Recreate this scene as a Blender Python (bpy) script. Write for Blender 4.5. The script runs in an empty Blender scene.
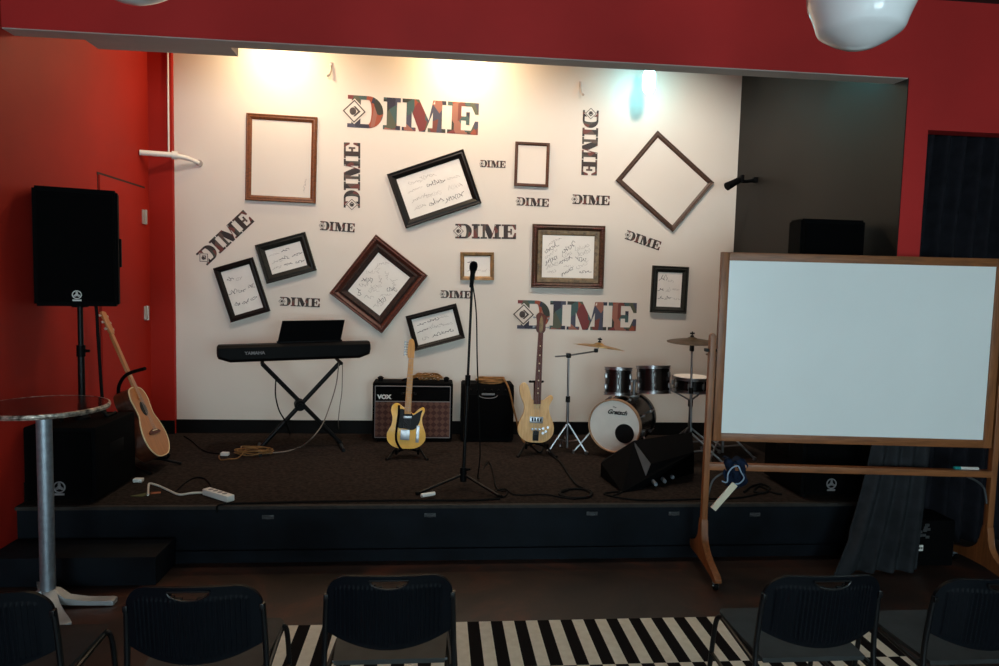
import bpy, bmesh, math, random
from mathutils import Vector, Matrix
random.seed(7)
C = bpy.context.scene.collection
PI = math.pi

# ------------------------------------------------------------------ camera
F, YAW, PIT, ROL, H = 685.7, 0.0926, 0.0739, 0.0251, 1.85
_cy, _sy, _cp, _sp = math.cos(YAW), math.sin(YAW), math.cos(PIT), math.sin(PIT)
FW = Vector((_sy*_cp, _cy*_cp, -_sp))
_r0 = Vector((_cy, -_sy, 0)); _u0 = _r0.cross(FW)
RT = math.cos(ROL)*_r0 + math.sin(ROL)*_u0
UP = -math.sin(ROL)*_r0 + math.cos(ROL)*_u0
EYE = Vector((0, 0, H))
cd = bpy.data.cameras.new('camera'); cam = bpy.data.objects.new('camera', cd); C.objects.link(cam)
cd.sensor_width = 36; cd.lens = F/999*36; cd.clip_start = 0.05
_m = Matrix((RT, UP, -FW)).transposed().to_4x4(); _m.translation = EYE
cam.matrix_world = _m
bpy.context.scene.camera = cam

def ray(px, py): return FW*F + RT*(px-499.5) - UP*(py-333)
def onY(px, py, Y):                       # where the sight line meets the vertical plane y = Y
    d = ray(px, py); return EYE + d*(Y/d.y)
def onZ(px, py, Z):                       # where it meets the level z = Z
    d = ray(px, py); return EYE + d*((Z-H)/d.z)
def onX(px, py, X):
    d = ray(px, py); return EYE + d*(X/d.x)

YS, YB, HS = 4.445, 6.566, 0.375          # stage front, back wall, stage height
XL, XR = -2.60, 3.02                      # side walls of the stage
ZB, ZC, ZS = 3.285, 3.80, 4.7                      # underside of the header, ceiling

# ------------------------------------------------------------------ materials
def lin(c):
    return tuple(((v/255)/12.92 if v/255 <= .04045 else ((v/255+.055)/1.055)**2.4) for v in c) + (1,)
def nodes(name):
    m = bpy.data.materials.new(name); m.use_nodes = True
    nt = m.node_tree; return m, nt, nt.nodes['Principled BSDF']
def mat(name, col, rough=.5, metal=0, var=.0, scale=8, bump=0, bscale=60, coat=0, spec=.5, trans=0):
    m, nt, b = nodes(name)
    b.inputs['Base Color'].default_value = lin(col)
    b.inputs['Roughness'].default_value = rough; b.inputs['Metallic'].default_value = metal
    b.inputs['Coat Weight'].default_value = coat; b.inputs['Specular IOR Level'].default_value = spec
    if trans: b.inputs['Transmission Weight'].default_value = trans
    if var or bump:
        tc = nt.nodes.new('ShaderNodeTexCoord')
    if var:
        n = nt.nodes.new('ShaderNodeTexNoise'); n.inputs['Scale'].default_value = scale; n.inputs['Detail'].default_value = 5
        r = nt.nodes.new('ShaderNodeValToRGB')
        lo = tuple(max(0, c*(1-var)) for c in col); hi = tuple(min(255, c*(1+var)) for c in col)
        r.color_ramp.elements[0].position = .3; r.color_ramp.elements[1].position = .7
        r.color_ramp.elements[0].color = lin(lo); r.color_ramp.elements[1].color = lin(hi)
        nt.links.new(tc.outputs['Object'], n.inputs['Vector']); nt.links.new(n.outputs['Fac'], r.inputs['Fac'])
        nt.links.new(r.outputs['Color'], b.inputs['Base Color'])
    if bump:
        n2 = nt.nodes.new('ShaderNodeTexNoise'); n2.inputs['Scale'].default_value = bscale; n2.inputs['Detail'].default_value = 3
        bp = nt.nodes.new('ShaderNodeBump'); bp.inputs['Strength'].default_value = bump; bp.inputs['Distance'].default_value = .01
        nt.links.new(tc.outputs['Object'], n2.inputs['Vector']); nt.links.new(n2.outputs['Fac'], bp.inputs['Height'])
        nt.links.new(bp.outputs['Normal'], b.inputs['Normal'])
    return m
def wood(name, c0, c1, rough=.45, scale=(30, 30, 3), axis=None):
    m, nt, b = nodes(name)
    tc = nt.nodes.new('ShaderNodeTexCoord'); mp = nt.nodes.new('ShaderNodeMapping'); mp.inputs['Scale'].default_value = scale
    n = nt.nodes.new('ShaderNodeTexNoise'); n.inputs['Scale'].default_value = 2; n.inputs['Detail'].default_value = 6; n.inputs['Distortion'].default_value = .6
    r = nt.nodes.new('ShaderNodeValToRGB'); r.color_ramp.elements[0].position = .32; r.color_ramp.elements[1].position = .68
    r.color_ramp.elements[0].color = lin(c0); r.color_ramp.elements[1].color = lin(c1)
    nt.links.new(tc.outputs['Object'], mp.inputs['Vector']); nt.links.new(mp.outputs['Vector'], n.inputs['Vector'])
    nt.links.new(n.outputs['Fac'], r.inputs['Fac']); nt.links.new(r.outputs['Color'], b.inputs['Base Color'])
    b.inputs['Roughness'].default_value = rough
    return m
def emis(name, col, s):
    m, nt, b = nodes(name)
    b.inputs['Base Color'].default_value = (0, 0, 0, 1)
    b.inputs['Emission Color'].default_value = lin(col); b.inputs['Emission Strength'].default_value = s
    return m
def patches(name, cols, scale):           # camouflage-like patches of print
    m, nt, b = nodes(name)
    tc = nt.nodes.new('ShaderNodeTexCoord'); mp = nt.nodes.new('ShaderNodeMapping'); mp.inputs['Scale'].default_value = (scale, scale*.6, 0)
    mp.inputs['Rotation'].default_value = (0, 0, .5)
    v = nt.nodes.new('ShaderNodeTexVoronoi'); v.inputs['Scale'].default_value = 1
    r = nt.nodes.new('ShaderNodeValToRGB'); r.color_ramp.interpolation = 'CONSTANT'
    sx = nt.nodes.new('ShaderNodeSeparateColor')
    while len(r.color_ramp.elements) < len(cols): r.color_ramp.elements.new(.5)
    for i, c in enumerate(cols):
        r.color_ramp.elements[i].position = i/len(cols); r.color_ramp.elements[i].color = lin(c)
    nt.links.new(tc.outputs['Object'], mp.inputs['Vector']); nt.links.new(mp.outputs['Vector'], v.inputs['Vector'])
    nt.links.new(v.outputs['Color'], sx.inputs['Color']); nt.links.new(sx.outputs['Red'], r.inputs['Fac'])
    nt.links.new(r.outputs['Color'], b.inputs['Base Color']); b.inputs['Roughness'].default_value = .6
    return m

M = {}
M['red'] = mat('red_paint', (160, 36, 26), .6, var=.05, scale=1.5, bump=.03, bscale=90, spec=.15)
M['red_dull'] = mat('header_red_paint', (186, 47, 45), .65, var=.06, scale=1.2, bump=.03, spec=.2)
M['grey_under'] = mat('grey_soffit_paint', (180, 172, 165), .7, var=.03, scale=2)
M['white_wall'] = mat('off_white_wall_paint', (222, 214, 203), .6, var=.02, scale=.8, bump=.04, bscale=70)
M['black_wall'] = mat('black_wall_paint', (30, 27, 24), .5, var=.12, scale=1.2, bump=.03, spec=.25)
M['ceiling'] = mat('dark_ceiling_paint', (40, 30, 30), .8, var=.1)
M['rear'] = mat('rear_wall_paint', (150, 140, 130), .7, var=.03)
M['carpet'] = mat('stage_carpet', (42, 36, 33), .95, var=.28, scale=38, bump=.2, bscale=220, spec=.03)
M['stage_front'] = mat('stage_front_paint', (15, 20, 26), .65, var=.2, scale=6, bump=.05, spec=.12)
M['stage_edge'] = mat('stage_edge_trim', (50, 47, 44), .7, var=.15, scale=20, spec=.2)
M['baseboard'] = mat('black_baseboard', (9, 8, 8), .6, var=.1, spec=.12)
M['black'] = mat('black_plastic', (8, 8, 9), .55, var=.15, scale=20, spec=.08)
M['black_matte'] = mat('matte_black_vinyl', (7, 7, 8), .8, var=.25, scale=40, bump=.1, bscale=200, spec=.05)
M['grille'] = mat('speaker_grille', (5, 5, 6), .8, var=.3, scale=200, bump=.3, bscale=400, spec=.04)
M['black_metal'] = mat('black_metal', (9, 9, 10), .45, metal=.0, var=.1, spec=.2)
M['chrome'] = mat('chrome', (150, 150, 153), .32, metal=1, var=.04)
M['steel'] = mat('brushed_steel', (150, 160, 170), .42, metal=.75, var=.08, scale=30)
M['alu'] = mat('cast_aluminium', (178, 182, 184), .5, metal=.5, var=.06)
M['white_paint'] = mat('white_enamel', (226, 222, 214), .45, var=.03)
M['white_plastic'] = mat('white_plastic', (220, 218, 212), .5, var=.03)
M['paper'] = mat('signed_paper', (236, 233, 226), .8, var=.02, scale=6)
M['ink'] = mat('marker_ink', (92, 88, 86), .8, var=.3)
M['ink_pale'] = mat('faded_marker_ink', (172, 167, 161), .8, var=.2)
M['frame_oak'] = wood('frame_oak', (82, 42, 14), (126, 70, 28), .5)
M['frame_walnut'] = wood('frame_walnut', (62, 32, 18), (92, 52, 30), .5)
M['frame_black'] = mat('frame_black', (13, 10, 9), .45, var=.2, scale=12, spec=.3)
M['frame_green'] = mat('frame_dark_green', (24, 26, 22), .5, var=.4, scale=30, bump=.4, bscale=90, spec=.3)
M['frame_mahogany'] = wood('frame_mahogany', (54, 24, 18), (98, 48, 34), .45)
M['frame_dark_inner'] = mat('frame_dark_carved', (38, 22, 16), .5, var=.5, scale=40, bump=.6, bscale=80, spec=.3)
M['frame_bronze'] = wood('frame_bronze', (48, 30, 20), (86, 56, 38), .5)
M['frame_olive'] = mat('frame_olive_gilt', (106, 88, 62), .5, var=.25, scale=30)
M['frame_gold'] = mat('frame_gilt', (128, 96, 56), .42, metal=.2, var=.2, scale=25)
M['decal_big'] = patches('decal_bright_print', [(112, 54, 44), (46, 46, 36), (150, 70, 44), (80, 84, 66), (66, 66, 84), (150, 96, 80), (50, 34, 30), (60, 86, 84), (116, 44, 44), (40, 38, 56)], 3.8)
M['decal_small'] = patches('decal_dark_print', [(48, 38, 34), (42, 42, 38), (104, 52, 44), (70, 68, 60), (50, 36, 32), (88, 70, 62), (40, 32, 32)], 3.8)
M['decal_dark'] = mat('decal_outline', (66, 58, 54), .6, var=.15)
M['whiteboard'] = mat('whiteboard_enamel', (242, 247, 246), .3, var=.01, scale=1.5, spec=.45)
M['board_wood'] = wood('whiteboard_oak', (116, 68, 34), (150, 92, 50), .45)
M['tabletop'] = mat('table_laminate', (44, 24, 22), .16, var=.25, scale=10, coat=.5)
M['rim'] = mat('table_rim', (150, 142, 132), .4, metal=.8, var=.6, scale=34, bump=.5, bscale=60)
M['chair'] = mat('chair_plastic', (7, 10, 15), .5, var=.12, scale=10, spec=.09)
M['chair_seat'] = mat('chair_seat_vinyl', (42, 44, 44), .5, var=.15, scale=14, spec=.2)
M['chair_tube'] = mat('chair_tube', (9, 10, 12), .35, spec=.3)
M['opal'] = mat('opal_glass', (226, 228, 230), .22, coat=.6, var=.02, scale=4)
M['guitar_yellow'] = mat('butterscotch_lacquer', (238, 178, 58), .4, coat=.1, var=.06, scale=9, spec=.3)
M['bass_natural'] = wood('natural_maple_body', (204, 150, 82), (228, 182, 112), .42, (26, 26, 4))
M['maple_neck'] = wood('maple_neck', (196, 132, 56), (220, 158, 78), .5, (40, 40, 4))
M['rosewood'] = wood('rosewood', (74, 28, 18), (104, 48, 34), .55, (50, 50, 4))
M['spruce'] = wood('acoustic_top', (164, 104, 56), (190, 126, 72), .4, (60, 60, 3))
M['mahogany'] = wood('acoustic_sides', (58, 26, 14), (84, 42, 24), .4)
M['binding'] = mat('cream_binding', (222, 200, 160), .5)
M['pickguard'] = mat('black_pickguard', (9, 9, 9), .5, var=.1, spec=.2)
M['drum_shell'] = wood('drum_shell_lacquer', (6, 5, 5), (26, 20, 20), .25, (4, 4, 60))
M['drum_head'] = mat('drum_head', (226, 222, 214), .55, var=.03, scale=5)
M['hoop'] = wood('drum_hoop', (150, 112, 84), (186, 150, 118), .4)
M['bronze'] = mat('cymbal_bronze', (190, 152, 88), .32, metal=.85, var=.15, scale=14)
M['bronze_dark'] = mat('dark_cymbal_bronze', (78, 60, 40), .45, metal=.7, var=.2, scale=14)
M['tan_cable'] = mat('tan_cable', (126, 90, 52), .6, var=.15, scale=20, spec=.2)
M['grey_cable'] = mat('grey_cable', (118, 108, 98), .55, var=.1)
M['black_cable'] = mat('black_cable', (9, 9, 9), .7, var=.1, spec=.12)
M['white_cable'] = mat('white_cable', (206, 200, 190), .5, var=.05)
M['curtain'] = mat('black_curtain_cloth', (27, 27, 32), .9, var=.2, scale=12, spec=.08)
M['drape'] = mat('dark_grey_cloth', (42, 44, 47), .9, var=.15, scale=12, spec=.05)
M['blue_cloth'] = mat('navy_cloth', (20, 30, 48), .85, var=.35, scale=30, spec=.1)
M['cord'] = mat('pale_blue_cord', (150, 172, 196), .7)
M['ivory'] = mat('ivory_stick', (232, 222, 196), .5, var=.04)
M['teal_plastic'] = mat('teal_plastic', (30, 140, 140), .4)
M['lit_grey'] = mat('monitor_lit_chamfer', (56, 61, 66), .6, var=.1, scale=12)  # daylight on the wedge's chamfer, put into a lighter grey
M['latch'] = mat('dull_latch_metal', (78, 80, 82), .5, metal=.5)
M['hinge'] = mat('hinge_metal', (186, 176, 168), .4, metal=.5)
M['gap'] = mat('door_gap', (36, 12, 10), .8)
M['green_tape'] = mat('olive_tape', (74, 78, 40), .7)
M['orange_tape'] = mat('orange_tape', (150, 84, 48), .7)
M['logo_white'] = mat('logo_white', (225, 225, 220), .5)
M['logo_grey'] = mat('logo_grey', (120, 118, 120), .5)

def diamond_cloth():
    m, nt, b = nodes('amp_diamond_grille_cloth')
    tc = nt.nodes.new('ShaderNodeTexCoord'); mp = nt.nodes.new('ShaderNodeMapping')
    mp.inputs['Rotation'].default_value = (0, PI/4, 0); mp.inputs['Scale'].default_value = (26, 26, 26)
    br = nt.nodes.new('ShaderNodeTexChecker'); br.inputs['Scale'].default_value = 1
    br.inputs['Color1'].default_value = lin((74, 42, 36)); br.inputs['Color2'].default_value = lin((104, 70, 58))
    nt.links.new(tc.outputs['Object'], mp.inputs['Vector']); nt.links.new(mp.outputs['Vector'], br.inputs['Vector'])
    nt.links.new(br.outputs['Color'], b.inputs['Base Color']); b.inputs['Roughness'].default_value = .85
    return m
M['diamond'] = diamond_cloth()
def concrete():
    m, nt, b = nodes('stained_concrete')
    tc = nt.nodes.new('ShaderNodeTexCoord')
    n = nt.nodes.new('ShaderNodeTexNoise'); n.inputs['Scale'].default_value = 1.6; n.inputs['Detail'].default_value = 8; n.inputs['Roughness'].default_value = .65; n.inputs['Distortion'].default_value = .8
    r = nt.nodes.new('ShaderNodeValToRGB')
    r.color_ramp.elements[0].position = .36; r.color_ramp.elements[0].color = lin((31, 22, 18))
    r.color_ramp.elements[1].position = .7; r.color_ramp.elements[1].color = lin((90, 50, 34))
    e = r.color_ramp.elements.new(.52); e.color = lin((50, 35, 28))
    nt.links.new(tc.outputs['Object'], n.inputs['Vector']); nt.links.new(n.outputs['Fac'], r.inputs['Fac']); nt.links.new(r.outputs['Color'], b.inputs['Base Color'])
    b.inputs['Roughness'].default_value = .42
    return m
M['concrete'] = concrete()

# ------------------------------------------------------------------ mesh helpers
I4 = Matrix.Identity(4)
def T(x, y, z): return Matrix.Translation((x, y, z))
def R(a, ax): return Matrix.Rotation(a, 4, ax)
def box(bm, c, s, Mx=I4, bev=0):
    g = bmesh.ops.create_cube(bm, size=1, matrix=Mx @ T(*c) @ Matrix.Diagonal((*s, 1)))
    if bev:
        es = list({e for v in g['verts'] for e in v.link_edges})
        bmesh.ops.bevel(bm, geom=es, offset=bev, segments=2, profile=.6, affect='EDGES')
    return bm
def frame_of(d):
    d = d.normalized(); a = Vector((0, 0, 1)) if abs(d.z) < .9 else Vector((1, 0, 0))
    x = a.cross(d).normalized(); return x, d.cross(x)
def tube(bm, pts, r, seg=8, closed=False, caps=True):
    pts = [Vector(p) for p in pts]; n = len(pts); rs = r if isinstance(r, (list, tuple)) else [r]*n
    rings = []; x = None
    for i, p in enumerate(pts):
        a = pts[i-1] if (i > 0 or closed) else p; b = pts[(i+1) % n] if (i < n-1 or closed) else p
        d = (b-a); d = d.normalized() if d.length > 1e-9 else Vector((0, 0, 1))
        if x is None: x, y = frame_of(d)
        else:
            x = (x - d*x.dot(d));
            x = x.normalized() if x.length > 1e-6 else frame_of(d)[0]
        y = d.cross(x)
        rings.append([bm.verts.new(p + (x*math.cos(2*PI*k/seg) + y*math.sin(2*PI*k/seg))*rs[i]) for k in range(seg)])
    m = n if closed else n-1
    for i in range(m):
        A, B = rings[i], rings[(i+1) % n]
        for k in range(seg): bm.faces.new((A[k], A[(k+1) % seg], B[(k+1) % seg], B[k]))
    if caps and not closed:
        bm.faces.new(rings[0][::-1]); bm.faces.new(rings[-1])
    return bm
def spline(pts, n=6, closed=False):
    P = [Vector(p) for p in pts]; out = []; N = len(P)
    for i in range(N if closed else N-1):
        if closed: a, b, c, d = P[i-1], P[i], P[(i+1) % N], P[(i+2) % N]
        else: a, b, c, d = P[max(i-1, 0)], P[i], P[i+1], P[min(i+2, N-1)]
        for k in range(n):
            t = k/n
            out.append(.5*((2*b) + (c-a)*t + (2*a-5*b+4*c-d)*t*t + (3*b-a-3*c+d)*t**3))
    if not closed: out.append(P[-1])
    return out
def cyl(bm, p0, p1, r0, r1=None, seg=20):
    return tube(bm, [p0, p1], [r0, r0 if r1 is None else r1], seg)
def lathe(bm, prof, Mx=I4, seg=40, caps=True):
    rings = []
    for (r, z) in prof:
        if r < 1e-6: rings.append([bm.verts.new(Mx @ Vector((0, 0, z)))])
        else: rings.append([bm.verts.new(Mx @ Vector((r*math.cos(2*PI*k/seg), r*math.sin(2*PI*k/seg), z))) for k in range(seg)])
    for A, B in zip(rings, rings[1:]):
        for k in range(seg):
            k2 = (k+1) % seg
            if len(A) == 1 and len(B) == 1: continue
            if len(A) == 1: bm.faces.new((A[0], B[k2], B[k]))
            elif len(B) == 1: bm.faces.new((A[k], A[k2], B[0]))
            else: bm.faces.new((A[k], A[k2], B[k2], B[k]))
    if caps and len(rings[0]) > 1: bm.faces.new(rings[0][::-1])
    if caps and len(rings[-1]) > 1: bm.faces.new(rings[-1])
    return bm
def prism(bm, poly, z0, z1, Mx=I4, bev=0):
    lo = [bm.verts.new(Mx @ Vector((p[0], p[1], z0))) for p in poly]
    hi = [bm.verts.new(Mx @ Vector((p[0], p[1], z1))) for p in poly]
    n = len(poly); fb = bm.faces.new(lo[::-1]); ft = bm.faces.new(hi)
    for i in range(n): bm.faces.new((lo[i], lo[(i+1) % n], hi[(i+1) % n], hi[i]))
    if bev: bmesh.ops.bevel(bm, geom=list(ft.edges)+list(fb.edges), offset=bev, segments=3, profile=.5, affect='EDGES')
    return bm
def torus(bm, c, R_, r, Mx=I4, n=32, seg=8, a0=0, a1=2*PI):
    full = abs(a1-a0-2*PI) < 1e-6; m = n if full else n+1
    pts = [Mx @ (Vector(c) + Vector((R_*math.cos(a0+(a1-a0)*k/n), R_*math.sin(a0+(a1-a0)*k/n), 0))) for k in range(m)]
    return tube(bm, pts, r, seg, closed=full)
def B(): return bmesh.new()
def part(name, bm, m, parent=None, label=None, smooth=35, kind=None):
    bmesh.ops.recalc_face_normals(bm, faces=bm.faces[:])
    me = bpy.data.meshes.new(name); bm.to_mesh(me); bm.free()
    me.materials.append(m)
    if smooth:
        for p in me.polygons: p.use_smooth = True
        me.set_sharp_from_angle(angle=math.radians(smooth))
    o = bpy.data.objects.new(name, me); C.objects.link(o)
    if parent: o.parent = parent
    if label: o['label'] = label
    if kind: o['kind'] = kind
    return o
def rebase(o, loc):                       # put a one-mesh thing's origin at loc
    loc = Vector(loc); o.data.transform(Matrix.Translation(-loc)); o.location = loc; return o
def thing(name, label, cat, loc=(0, 0, 0), rot=None, group=None):
    o = bpy.data.objects.new(name, None); C.objects.link(o); o.empty_display_size = .1
    Mx = (rot if rot is not None else I4).copy(); Mx.translation = Vector(loc)
    o.matrix_world = Mx; o['label'] = label; o['category'] = cat
    if group: o['group'] = group
    return o
def tag(o, label, cat, group=None):
    o['label'] = label; o['category'] = cat
    if group: o['group'] = group
    return o
def struct(name, bm, m, parent=None, smooth=0):
    o = part(name, bm, m, parent, smooth=smooth)
    if not parent: o['kind'] = 'structure'
    return o
KIDS = {}
def copy_tree(o, parent=None):
    c = o.copy(); C.objects.link(c)
    if parent: c.parent = parent
    for ch in list(o.children): copy_tree(ch, c)
    return c
def text_part(s, size, m, parent, Mx, name='lettering', shear=0, bold=0, depth=.0015, xs=1, align='CENTER', label=None):
    cu = bpy.data.curves.new(name, 'FONT'); cu.body = s; cu.size = size; cu.shear = shear; cu.offset = bold
    cu.extrude = depth; cu.align_x = align; cu.align_y = 'CENTER'
    t = bpy.data.objects.new(name, cu); C.objects.link(t)
    bpy.context.view_layer.update()
    me = bpy.data.meshes.new_from_object(t.evaluated_get(bpy.context.evaluated_depsgraph_get()))
    bpy.data.objects.remove(t); bpy.data.curves.remove(cu)
    me.name = name; me.transform(Mx @ Matrix.Diagonal((xs, 1, 1, 1))); me.materials.clear(); me.materials.append(m)
    o = bpy.data.objects.new(name, me); C.objects.link(o); o.parent = parent
    if label: o['label'] = label
    return o
FRONT = R(PI/2, 'X')                      # drawing plane (x right, y up, z towards the hall) -> world
def fork_emblem(bm, c, r, Mx):            # ringed emblem of three crossed forks
    torus(bm, c, r, r*.13, Mx, 28, 6)
    for k in range(3):
        a = PI/2 + k*2*PI/3
        tube(bm, [Mx @ (Vector(c) + Vector((math.cos(a), math.sin(a), 0))*t) for t in (-r*.35, r*.85)], r*.09, 6)
        for s in (-.18, .18):
            d = Vector((math.cos(a), math.sin(a), 0)); n = Vector((-d.y, d.x, 0))
            tube(bm, [Mx @ (Vector(c) + d*t + n*s*r) for t in (r*.15, r*.75)], r*.06, 5)

# ------------------------------------------------------------------ the setting
def slab(name, lo, hi, m, parent=None):
    bm = B(); box(bm, [(a+b)/2 for a, b in zip(lo, hi)], [b-a for a, b in zip(lo, hi)])
    return struct(name, bm, m, parent)
YR = -3.2                                  # wall behind the photographer
XH = 4.9                                   # right side of the hall
slab('floor', (XL-.1, YR-.1, -.1), (XH+.1, YB+.15, 0), M['concrete'])
slab('ceiling', (XL-.1, YR-.1, ZC), (XH+.1, YS+.12, ZC+.1), M['ceiling'])
slab('ceiling_stage', (XL-.1, YS+.12, ZS), (XH+.1, YB+.15, ZS+.1), M['ceiling'])
slab('wall_left', (XL-.1, YR, 0), (XL, YB+.1, ZS), M['red'])
slab('wall_back', (XL, YB, 0), (XR+.0, YB+.1, ZS), M['white_wall'])
# black side wall of the stage, from the back corner to the red front wall
cR = onY(738, 160, YB).x; jR = onY(903, 170, YS).x
bm = B(); prism(bm, [(cR, YB), (jR-.006, YS+.002), (jR-.0005, YS+.002), (jR-.0005, YS+.121), (jR+.12, YS+.121), (cR+.15, YB+.1)], 0, ZS)
struct('wall_right', bm, M['black_wall'])
# red front wall right of the stage with the curtained opening
oL = onY(924, 190, YS).x; oT = onY(930, 130, YS).z
slab('wall_front', (jR, YS, 0), (oL, YS+.12, ZB), M['red_dull'])
slab('trim_1', (oL, YS, oT), (XH, YS+.12, ZB), M['red_dull'])
slab('trim_2', (XL, YS, ZB), (XH, YS+.12, ZS), M['red_dull'])
# thin grey lining under the header and the deeper box behind it
slab('trim_3', (XL, YS+.004, ZB-.006), (jR, YS+.13, ZB), M['grey_under'])
xa, xb = onY(84, 38, YS+.12).x, onY(230, 48, YS+.12).x
slab('trim_4', (xa, YS+.131, ZB-.006), (xb, YS+.30, ZB+.3), M['grey_under'])
slab('wall_hall', (XH, YR, 0), (XH+.1, YS+.12, ZC), M['rear'])
slab('wall_recess', (jR+.125, YS+1.0, 0), (XH+.1, YS+1.05, ZC), M['black_wall'])
# rear wall with two windows
wz0, wz1 = .9, 2.7
wins = [(-2.0, .2), (1.0, 3.2)]
bm = B()
for x0, x1 in ((XL, -2.0), (.2, 1.0), (3.2, XH)): box(bm, ((x0+x1)/2, YR-.05, ZC/2), (x1-x0, .1, ZC))
for x0, x1 in wins:
    box(bm, ((x0+x1)/2, YR-.05, wz0/2), (x1-x0, .1, wz0)); box(bm, ((x0+x1)/2, YR-.05, (wz1+ZC)/2), (x1-x0, .1, ZC-wz1))
struct('wall_rear', bm, M['rear'])
SKY = emis('daylight_pane', (206, 234, 242), 11.6)
for k, (x0, x1) in enumerate(wins):
    bm = B(); box(bm, ((x0+x1)/2, YR-.06, (wz0+wz1)/2), (x1-x0, .01, wz1-wz0))
    w = struct('window_%d' % (k+1), bm, SKY)
    bm = B()
    for x in (x0+.03, (x0+x1)/2, x1-.03): box(bm, (x, YR-.03, (wz0+wz1)/2), (.06, .05, wz1-wz0))
    for z in (wz0+.03, wz1-.03): box(bm, ((x0+x1)/2, YR-.03, z), (x1-x0, .05, .06))
    part('window_frame', bm, M['white_paint'], w)
# corner column
YC = 6.52; colx = onY(175.2, 250, YB).x
slab('trim_5', (XL, YC, 0), (colx, YB, ZS), M['red'])
# stage
bm = B(); box(bm, ((XL+jR+.1)/2, (YS+.02+YB)/2, HS/2-.006), (jR+.1-XL, YB-YS-.02, HS-.012))
stage = struct('stage_platform', bm, M['stage_front'])
stage['label'] = 'low black-fronted stage with brown carpet along the white wall'
bm = B(); box(bm, ((XL+jR+.1)/2, (YS+.03+YB)/2, HS-.006), (jR+.1-XL, YB-YS-.03, .012))
part('stage_carpet', bm, M['carpet'], stage, 'dark brown speckled carpet', 0)
bm = B(); box(bm, ((XL+jR+.1)/2, YS+.012, HS-.012), (jR+.1-XL, .036, .024), bev=.006)
part('stage_edge', bm, M['stage_edge'], stage, 'pale worn front edge')
zg = onY(400, 549, YS).z
bm = B(); box(bm, ((XL+jR+.1)/2, YS+.010, (zg+.0)/2), (jR+.1-XL, .03, zg))
part('kick_board', bm, M['stage_front'], stage)
for px, py in ((430, 515), (592, 513.5), (674, 513.5), (755, 514.5), (268, 517)):
    p = onY(px, py, YS+.02); bm = B()
    box(bm, (p.x, YS+.019, p.z), (.075, .008, .026), bev=.003)
    torus(bm, (0, 0, 0), .016, .004, T(p.x, YS+.012, p.z) @ FRONT @ Matrix.Diagonal((1.6, .6, 1, 1)), 20, 6)
    part('latch', bm, M['latch'], stage, 'dull metal recessed latch')
# step box in front of the stage
sz = onY(175, 537, YS).z; sx = onY(176, 550, YS).x
yf = 4.125
bm = B(); box(bm, ((XL+.01+sx)/2, (yf+YS-.006)/2, sz/2), (sx-XL-.01, YS-.006-yf, sz), bev=.006)
st = part('stage_step', bm, M['stage_front'], None); rebase(st, ((XL+sx)/2, (yf+YS)/2, 0))
tag(st, 'low black step box against the left end of the stage', 'step')
# baseboards
slab('baseboard_back', (colx, YB-.02, HS), (cR, YB, HS+.125), M['baseboard'])
slab('baseboard_left', (XL, YS+.1, HS), (XL+.018, YC, HS+.125), M['baseboard'])
slab('baseboard_corner', (XL+.018, YC-.018, HS), (colx, YC, HS+.125), M['baseboard'])
# red flush door in the left wall
dY1 = onX(144, 200, XL).y; dY0 = onX(97.5, 180, XL).y; dZ = onX(143.5, 188, XL).z
bm = B(); box(bm, (XL+.006, (dY0+dY1)/2, (HS+dZ)/2), (.012, dY1-dY0-.02, dZ-HS-.01), bev=.002)
d = struct('door_1', bm, M['red'])
bm = B()
box(bm, (XL+.002, (dY0+dY1)/2, dZ+.002), (.004, dY1-dY0+.02, .022)); box(bm, (XL+.001, dY0-.002, (HS+dZ)/2), (.002, .006, dZ-HS)); box(bm, (XL+.001, dY1+.002, (HS+dZ)/2), (.002, .008, dZ-HS))
part('door_gap', bm, M['gap'], d, 'dark gap round the door', 0)
for px, py in ((145, 217), (147, 313)):
    p = onX(px, py, XL+.02); bm = B(); box(bm, (XL+.014, p.y, p.z), (.02, .09, .125), bev=.003); cyl(bm, (XL+.028, p.y, p.z-.063), (XL+.028, p.y, p.z+.063), .011, seg=12)
    part('hinge', bm, M['hinge'], d, 'bright metal hinge')
# ------------------------------------------------------------------ frames on the wall
def ribbon(bm, pts, w, z):
    prev = None
    for i, p in enumerate(pts):
        a = pts[max(i-1, 0)]; b = pts[min(i+1, len(pts)-1)]
        d = Vector((b[0]-a[0], b[1]-a[1])); d = d.normalized() if d.length > 1e-9 else Vector((1, 0))
        n = Vector((-d.y, d.x))*w/2
        cur = (bm.verts.new((p[0]+n.x, p[1]+n.y, z)), bm.verts.new((p[0]-n.x, p[1]-n.y, z)))
        if prev: bm.faces.new((prev[0], prev[1], cur[1], cur[0]))
        prev = cur
def scribble(rng, cx, cy, L, h, ang):
    pts = []; n = max(10, int(L/.006)); ph = rng.uniform(0, 6); f = rng.uniform(.8, 1.4)
    for i in range(n):
        t = i/(n-1); x = (t-.5)*L + .012*math.sin(i*1.9*f+ph)
        y = h*.5*math.sin(i*1.25*f+ph)*(0.4+rng.random()*.9) + (h*.8 if rng.random() < .08 else 0)
        pts.append((cx + x*math.cos(ang)-y*math.sin(ang), cy + x*math.sin(ang)+y*math.cos(ang)))
    return pts
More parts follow.
